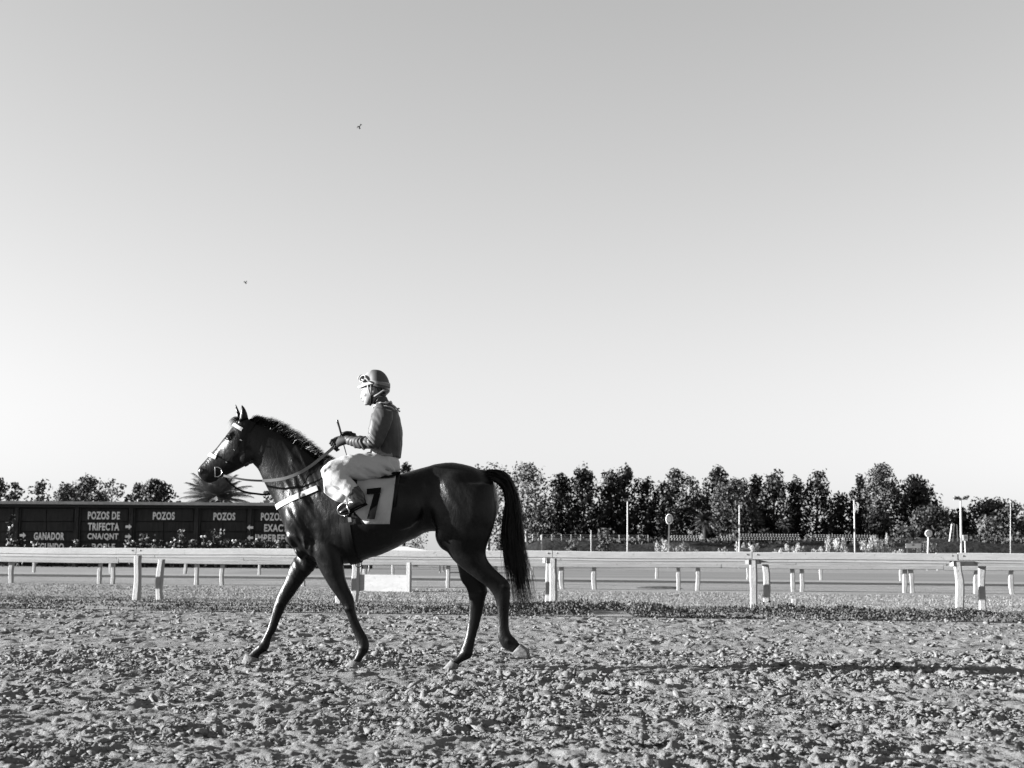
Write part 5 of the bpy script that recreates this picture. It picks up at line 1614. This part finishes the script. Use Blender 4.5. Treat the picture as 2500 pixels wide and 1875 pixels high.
obj('body', V, Fa, 'skin', rider, smooth=True)
# face
for s in (1, -1):
    p = W(930, 157.5, s * .030)
    m = MB(); m.ell(p, .011, .014, .0075, (E1, NL, Zv), 12, 8); m.build('eye', 'eye', rider, True)
    m = MB(); m.tube([W(922, 150, s * .014), W(923, 148, s * .030), W(930, 149.5, s * .046)], [.003, .004, .002], 6); m.build('eyebrow', 'hair_man', rider, True)
    m = MB()
    pe = W(982, 152, s * .078)
    m.ell(pe, .010, .020, .034, (E1, NL, Zv), 12, 10); m.ell(pe + NL * s * .014 + E1 * .004, .016, .008, .030, (E1, NL, Zv), 12, 10); m.build('ear', 'skin', rider, True)
    m = MB(); m.ell(W(921, 195.5, s * .009), .006, .005, .004, (E1, NL, Zv), 8, 6); m.build('nostril', 'hair_man', rider, True)
m = MB(); m.tube([W(927, 208.5, -.02), W(922.5, 208.5, 0), W(927, 208.5, .02), W(933, 208, .026)], [.0015, .0022, .0022, .001], 6); m.build('lip_line', 'hair_man', rider, True)
m = MB()
m.add(*loft([(985, 120, 1054, 120, .082, 0), (990, 150, 1053, 150, .081, 0), (1002, 172, 1048, 178, .072, 0), (1015, 186, 1044, 192, .05, 0)], 3, 18)); m.build('hair', 'hair_man', rider, True)

def wrinkle(V, Fa, fn):
    N = vnormals(V, Fa)
    L_ = (V - np.array(P0)) @ np.array([E1, NL, (0, 0, 1)]).T
    return V + N * fn(L_[:, 0], L_[:, 1], V[:, 2])[:, None]
def along(a, b):
    """coordinate along / across the line between two crop points, in metres"""
    pa = np.array(frame(W(*a)))[[0, 2]]; pb = np.array(frame(W(*b)))[[0, 2]]
    pa[1] = W(*a).z; pb[1] = W(*b).z
    d = (pb - pa); L_ = np.linalg.norm(d); d /= L_
    return pa, d, L_
# ---- jacket
m = MB()
m.add(*seg(torso)); m.add(*seg(arm)); m.add(*seg(fore)); m.add(*seg(arm, mir=(0, .0))); m.add(*seg(fore, mir=(-.0, .03)))
V, Fa, E = remesh(m, .0056, 3); V = shrink_smooth(V, E, 5, .5)
pa, da, La = along((985, 430), (838, 412))
pb, db, Lb = along((1040, 260), (985, 430))
def jw(s, l, z):
    t_ = (s - pa[0]) * da[0] + (z - pa[1]) * da[1]; c_ = -(s - pa[0]) * da[1] + (z - pa[1]) * da[0]
    armm = np.clip(t_ / .03, 0, 1) * np.clip((np.abs(l) - .06) / .03, 0, 1)
    rings = (vnoise(t_ * 62 + 1.6 * np.sin(c_ * 38 + l * 20), c_ * 9 + l * 8, 4) - .45) * .016
    body = (fbm(s * 9 + z * 7, z * 4 - s * 6 + l * 6, 8, 3) - .5) * .022
    low = np.exp(-((z - W(1050, 480).z) / .05) ** 2) * (fbm(s * 16, l * 12 + z * 3, 9, 2) - .5) * .02
    el = np.exp(-(((s - pa[0]) / .06) ** 2 + ((z - pa[1]) / .06) ** 2)) * (vnoise((s + z) * 45, l * 10 + (s - z) * 8, 12) - .5) * .02
    return rings * armm + (body + low) * (1 - armm) + el
V = wrinkle(V, Fa, jw); V = shrink_smooth(V, E, 1, .4)
JK = obj('jacket', V, Fa, 'silk', rider, smooth=True)
m = MB(); m.add(*loft([(984, 232, 1064, 214, .068, 0), (985, 220, 1057, 203, .064, 0), (986, 208, 1052, 192, .062, 0), (987, 203, 1049, 189, .060, 0)], 3, 24)); m.build('collar', 'silk', rider, True)
# pale trim round the neck and a ribbon tied behind
m = MB(); q = []
for k in range(33):
    a = k / 32 * 6.283
    q.append((W(986, 240).lerp(W(1072, 220), .5) + (W(1074, 219) - W(984, 241)) * (.5 * math.cos(a)) + NL * (.088 * math.sin(a)) + Zv * .004 * math.sin(5 * a)))
m.tube(q, [.009 + .004 * math.sin(k * 1.7) for k in range(33)], 8, False); m.build('neck_trim', 'white_strap', rider, True)
m = MB(); m.tube([W(1068, 222, .02), W(1092, 238, .02), W(1106, 252, .015), W(1117, 266, .01)], [.006, .007, .006, .003], 6); m.ell(W(1112, 250, .02), .012, .012, .008); m.ell(W(1117, 264, .02), .009, .009, .008); m.build('ribbon', 'white_strap', rider, True)
m = MB(); m.tube([W(1000, 246, .10), W(1016, 238, .12), W(1045, 236, .13), W(1075, 243, .12), W(1096, 258, .09)], [.004, .005, .005, .005, .003], 6); m.build('shoulder_trim', 'white_strap', rider, True)
# waistband and shirt between jacket and breeches
m = MB(); m.add(*loft([(972, 500, 1120, 505, .150, 0), (966, 478, 1118, 485, .150, 0), (970, 458, 1110, 470, .14, 0)], 3, 28)); m.build('waistband', 'strap_grey', rider, True)
# ---- breeches
m = MB()
m.add(*seg(pelvis))
for mi in (None, UP): m.add(*seg(thigh, mir=mi)); m.add(*seg(shin, mir=mi))
for mi in (False, True): lump(m, 738, 575, .295, 27, 32, .054, -.6, mi)
V, Fa, E = remesh(m, .0055, 3); V = shrink_smooth(V, E, 5, .5)
pt, dt, Lt = along((1060, 545), (735, 570)); ps, ds_, Ls = along((745, 570), (878, 682))
def bw(s, l, z):
    t_ = (s - pt[0]) * dt[0] + (z - pt[1]) * dt[1]; c_ = -(s - pt[0]) * dt[1] + (z - pt[1]) * dt[0]
    tn = np.clip(t_ / Lt, 0, 1)
    # folds fan out from the crotch and the hip, finer towards the hip
    f1 = (vnoise((t_ * .9 + c_ * 1.3) * 20, (t_ - c_) * 4 + l * 3, 5) - .45) * .022 * (1 - tn) ** .5
    f2 = (vnoise((t_ * 1.1 - c_ * .8) * 15 + 3, (t_ + c_) * 3, 6) - .5) * .009
    kn = np.exp(-(((s - ps[0]) / .09) ** 2 + ((z - ps[1]) / .09) ** 2)) * (vnoise((s - z) * 34, (s + z) * 12 + l * 5, 7) - .5) * .014
    return f1 + f2 + kn
V = wrinkle(V, Fa, bw); V = shrink_smooth(V, E, 1, .4)
obj('breeches', V, Fa, 'breeches', rider, smooth=True)
# ---- boots
for s, mi in ((1, None), (-1, UP)):
    m = MB(); m.add(*seg(foot_a, mir=mi)); m.add(*seg(foot_b, mir=mi))
    V, Fa, E = remesh(m, .0055, 3); V = shrink_smooth(V, E, 3, .5)
    V = wrinkle(V, Fa, lambda s_, l, z: (vnoise((s_ + z) * 60, (s_ - z) * 20 + l * 10, 15) - .5) * .006 * np.clip((z - W(860, 770).z) / .04, 0, 1))
    bt = obj('boot', V, Fa, 'boot', rider, smooth=True)
    V, Fa = loft([(946, 742, 950, 750, .032, .338), (912, 758, 916, 766, .039, .339), (876, 776, 880, 785, .042, .341), (840, 789, 843, 797, .041, .342), (806, 796, 808, 802, .02, .343)], 3, 16, mir=mi)
    obj('sole', V, Fa, 'black_print', bt, smooth=True)
# ---- gloves: palm, four curled fingers and a thumb
def glove(pts_fn, nm='glove'):
    m = MB()
    m.add(*pts_fn['palm'])
    for f in pts_fn['fingers']: m.tube(f[0], f[1], 8)
    for f in pts_fn['fingers']:
        for p, r_ in zip(f[0], f[1]): m.ell(p, r_, r_, r_, None, 8, 6)
    V, Fa, E = remesh(m, .0030, 2)
    return obj(nm, V, Fa, 'glove', rider, smooth=True)
fing = []
for k in range(4):        # index to little finger, down the rein
    x = 768 + k * 7; y = 416 + k * 9; lt = .118 - k * .006
    fing.append(([W(x + 22, y - 12, lt), W(x - 4, y - 2, lt + .006), W(x - 12, y + 14, lt - .014), W(x + 2, y + 26, lt - .034), W(x + 14, y + 20, lt - .040)], [.0115, .0105, .0100, .0092, .008]))
fing.append(([W(818, 402, .085), W(800, 398, .072), W(782, 404, .070), W(772, 414, .076)], [.012, .011, .010, .008]))
glove({'palm': loft([(842, 391, 844, 435, .034, .120), (826, 393, 826, 440, .030, .118), (805, 396, 806, 448, .024, .114), (785, 404, 794, 456, .019, .108)], 4, 18), 'fingers': fing})
fing = []
for k in range(4):
    x = 822 + k * 9; y = 384 + k * 7; lt = -.045 - k * .004
    fing.append(([W(x + 20, y - 12, lt), W(x - 2, y - 6, lt - .004), W(x - 10, y + 8, lt + .012), W(x + 2, y + 18, lt + .03), W(x + 12, y + 12, lt + .034)], [.0115, .0105, .0100, .0092, .008]))
fing.append(([W(866, 374, -.03), W(846, 372, -.02), W(828, 376, -.016), W(818, 384, -.02)], [.012, .011, .010, .008]))
glove({'palm': loft([(890, 378, 890, 424, .034, -.11), (872, 374, 870, 424, .030, -.085), (852, 374, 852, 424, .026, -.065), (832, 382, 838, 424, .019, -.05)], 4, 18), 'fingers': fing})
# ---- helmet
def H7(x, y, hw): return None
cr = lambda x: 871.9 + x / 6.0
dome = [(640, 760, 292, .016), (590, 890, 318, .050), (545, 1005, 400, .080), (512, 1078, 500, .096), (496, 1125, 600, .104), (488, 1155, 700, .107), (482, 1170, 770, .107), (520, 1172, 830, .106), (660, 1166, 880, .103)]
V, Fa = loft([(cr(a), y / 6.0, cr(b), y / 6.0, h, 0) for a, b, y, h in dome], 4, 36)
helmet = obj('helmet', V, Fa, 'helmet_shell', rider, smooth=True)
V, Fa = loft([(cr(860), 880 / 6., cr(1166), 870 / 6., .098, 0), (cr(930), 960 / 6., cr(1150), 960 / 6., .088, 0), (cr(985), 1040 / 6., cr(1060), 1060 / 6., .06, 0)], 3, 24)
obj('nape_guard', V, Fa, 'boot', helmet, smooth=True)
# peak
V = []; Fa = []
nu = 15
for i, (fx, fy, hw) in enumerate(((160, 835, .045), (185, 800, .068), (260, 765, .088), (360, 740, .100), (500, 700, .106))):
    for k in range(nu):
        a = -1 + 2 * k / (nu - 1)
        back = (1 - math.sqrt(max(0, 1 - a * a * .98))) * 190
        p = W(cr(fx + back * .9), (fy - back * .06) / 6.0, a * hw)
        V.append(p)
n0 = len(V)
V += [v - Zv * .010 for v in V]
for i in range(4):
    for k in range(nu - 1):
        a = i * nu + k
        Fa += [(a, a + 1, a + nu + 1, a + nu), (n0 + a, n0 + a + nu, n0 + a + nu + 1, n0 + a + 1)]
for k in range(nu - 1): Fa.append((k, n0 + k, n0 + k + 1, k + 1))
for i in range(4):
    Fa.append((i * nu, (i + 1) * nu, n0 + (i + 1) * nu, n0 + i * nu)); Fa.append((i * nu + nu - 1, n0 + i * nu + nu - 1, n0 + (i + 1) * nu + nu - 1, (i + 1) * nu + nu - 1))
obj('peak', V, Fa, 'helmet_pale', helmet, smooth=True)
# goggle strap round the helmet
def hband(name, y0, y1, r0, w, material):
    V, Fa = [], []
    n = 48
    for k in range(n):
        a = 6.283 * k / n
        f = .5 - .5 * math.cos(a)       # 0 at the front, 1 at the back
        y = y0 + (y1 - y0) * f
        c = W(cr(825), y / 6.0); ex = abs(W(cr(1165), y / 6.).x - W(cr(488), y / 6.).x) / 2 * r0
        p = c - E1 * ex * math.cos(a) + NL * (.108 * r0) * math.sin(a)
        for q, z in ((0, -1), (.003, -1), (.003, 1), (0, 1)):
            V.append(p + (p - c).normalized() * q + Zv * z * w)
    for k in range(n):
        for j in range(4): Fa.append((k * 4 + j, k * 4 + (j + 1) % 4, ((k + 1) % n) * 4 + (j + 1) % 4, ((k + 1) % n) * 4 + j))
    obj(name, V, Fa, material, helmet, smooth=False)
hband('goggle_strap', 660, 800, 1.015, .012, 'strap_grey')
hband('rim', 725, 735, 1.012, .006, 'helmet_pale')
# goggles resting above the peak
gg = helmet
m = MB()
for s in (1, -1):
    c = W(cr(315), 560 / 6., s * .050)
    ax = ((E1 * -.80 + NL * s * .60).normalized(),)
    nrm = (E1 * -.62 + NL * s * .72 + Zv * .30).normalized(); X = nrm.cross(Zv).normalized(); Y = X.cross(nrm)
    mm = MB(); mm.tube([c + X * .040 * math.cos(k / 20 * 6.283) + Y * .031 * math.sin(k / 20 * 6.283) for k in range(21)], .0055, 8, False); mm.build('goggle_frame', 'helmet_pale', helmet, True)
    mm = MB(); mm.ell(c - nrm * .002, .040, .031, .012, (X, Y, nrm), 18, 10); mm.build('goggle_lens', 'lens', helmet, True)
    mm = MB(); mm.tube([c + X * (-.045 if s > 0 else .045), W(cr(500), 640 / 6., s * .085), W(cr(620), 680 / 6., s * .108)], .008, 6); mm.build('goggle_strap', 'strap_grey', helmet, True)
# chin strap
for s in (1, -1):
    m = MB(); m.tube([W(cr(480), 770 / 6., s * .100), W(cr(510), 900 / 6., s * .090), W(cr(545), 1020 / 6., s * .084), W(cr(590), 1100 / 6., s * .078)], [.007, .008, .008, .007], 6); m.build('chin_strap', 'helmet_pale', helmet, True)
    m = MB(); m.tube([W(cr(580), 770 / 6., s * .103), W(cr(590), 900 / 6., s * .096), W(cr(600), 1090 / 6., s * .080)], [.006, .007, .007], 6); m.build('chin_strap', 'strap_grey', helmet, True)
    m = MB(); m.tube([W(cr(1100), 940 / 6., s * .086), W(cr(960), 950 / 6., s * .095), W(cr(800), 1060 / 6., s * .090), W(cr(640), 1140 / 6., s * .076)], [.009, .010, .009, .008], 6); m.build('chin_strap', 'strap_grey', helmet, True)
    m = MB(); m.tube([W(cr(595), 1090 / 6., s * .080), W(cr(600), 1200 / 6., s * .076), W(cr(585), 1340 / 6., s * .055), W(cr(560), 1390 / 6., s * .02)], [.010, .012, .011, .009], 6); m.build('chin_pad', 'black_print', helmet, True)
# ---- whip in the hand
wh = thing('whip', W(816, 385, .02), 'black riding whip held upright in the gloved hand', 'whip')
m = MB(); m.tube([W(793, 309, .055), W(796, 318, .052), W(806, 350, .045), W(816, 388, .04)], [.011, .010, .009, .008], 10); m.build('handle', 'whip', wh, True)
m = MB(); m.tube([W(815, 384, .04), W(828, 440, .03), W(840, 482, .02), W(856, 545, .0)], [.006, .005, .004, .003], 8); m.build('shaft', 'whip', wh, True)
# ---- stirrups
for s, mi in ((1, False), (-1, True)):
    def S(x, y, l):
        p = W(x, y, l); return mirror(p, *UP) if mi else p
    m = MB(); m.tube(curve_pts([S(846, 735, .338), S(822, 742, .325), S(803, 758, .312), S(796, 780, .300), S(806, 800, .298), S(830, 806, .31), S(850, 800, .345), S(856, 785, .38), S(846, 760, .378), S(846, 735, .345)], 4), .006, 8, False); m.build('stirrup', 'steel', saddle, True)
    V, Fa = flat_strap([S(846, 738, .34), S(842, 700, .315), S(838, 640, .285), S(836, 600, .25)], .022, .006); obj('stirrup_leather', V, Fa, 'strap_grey', saddle)
bpy.context.view_layer.update()
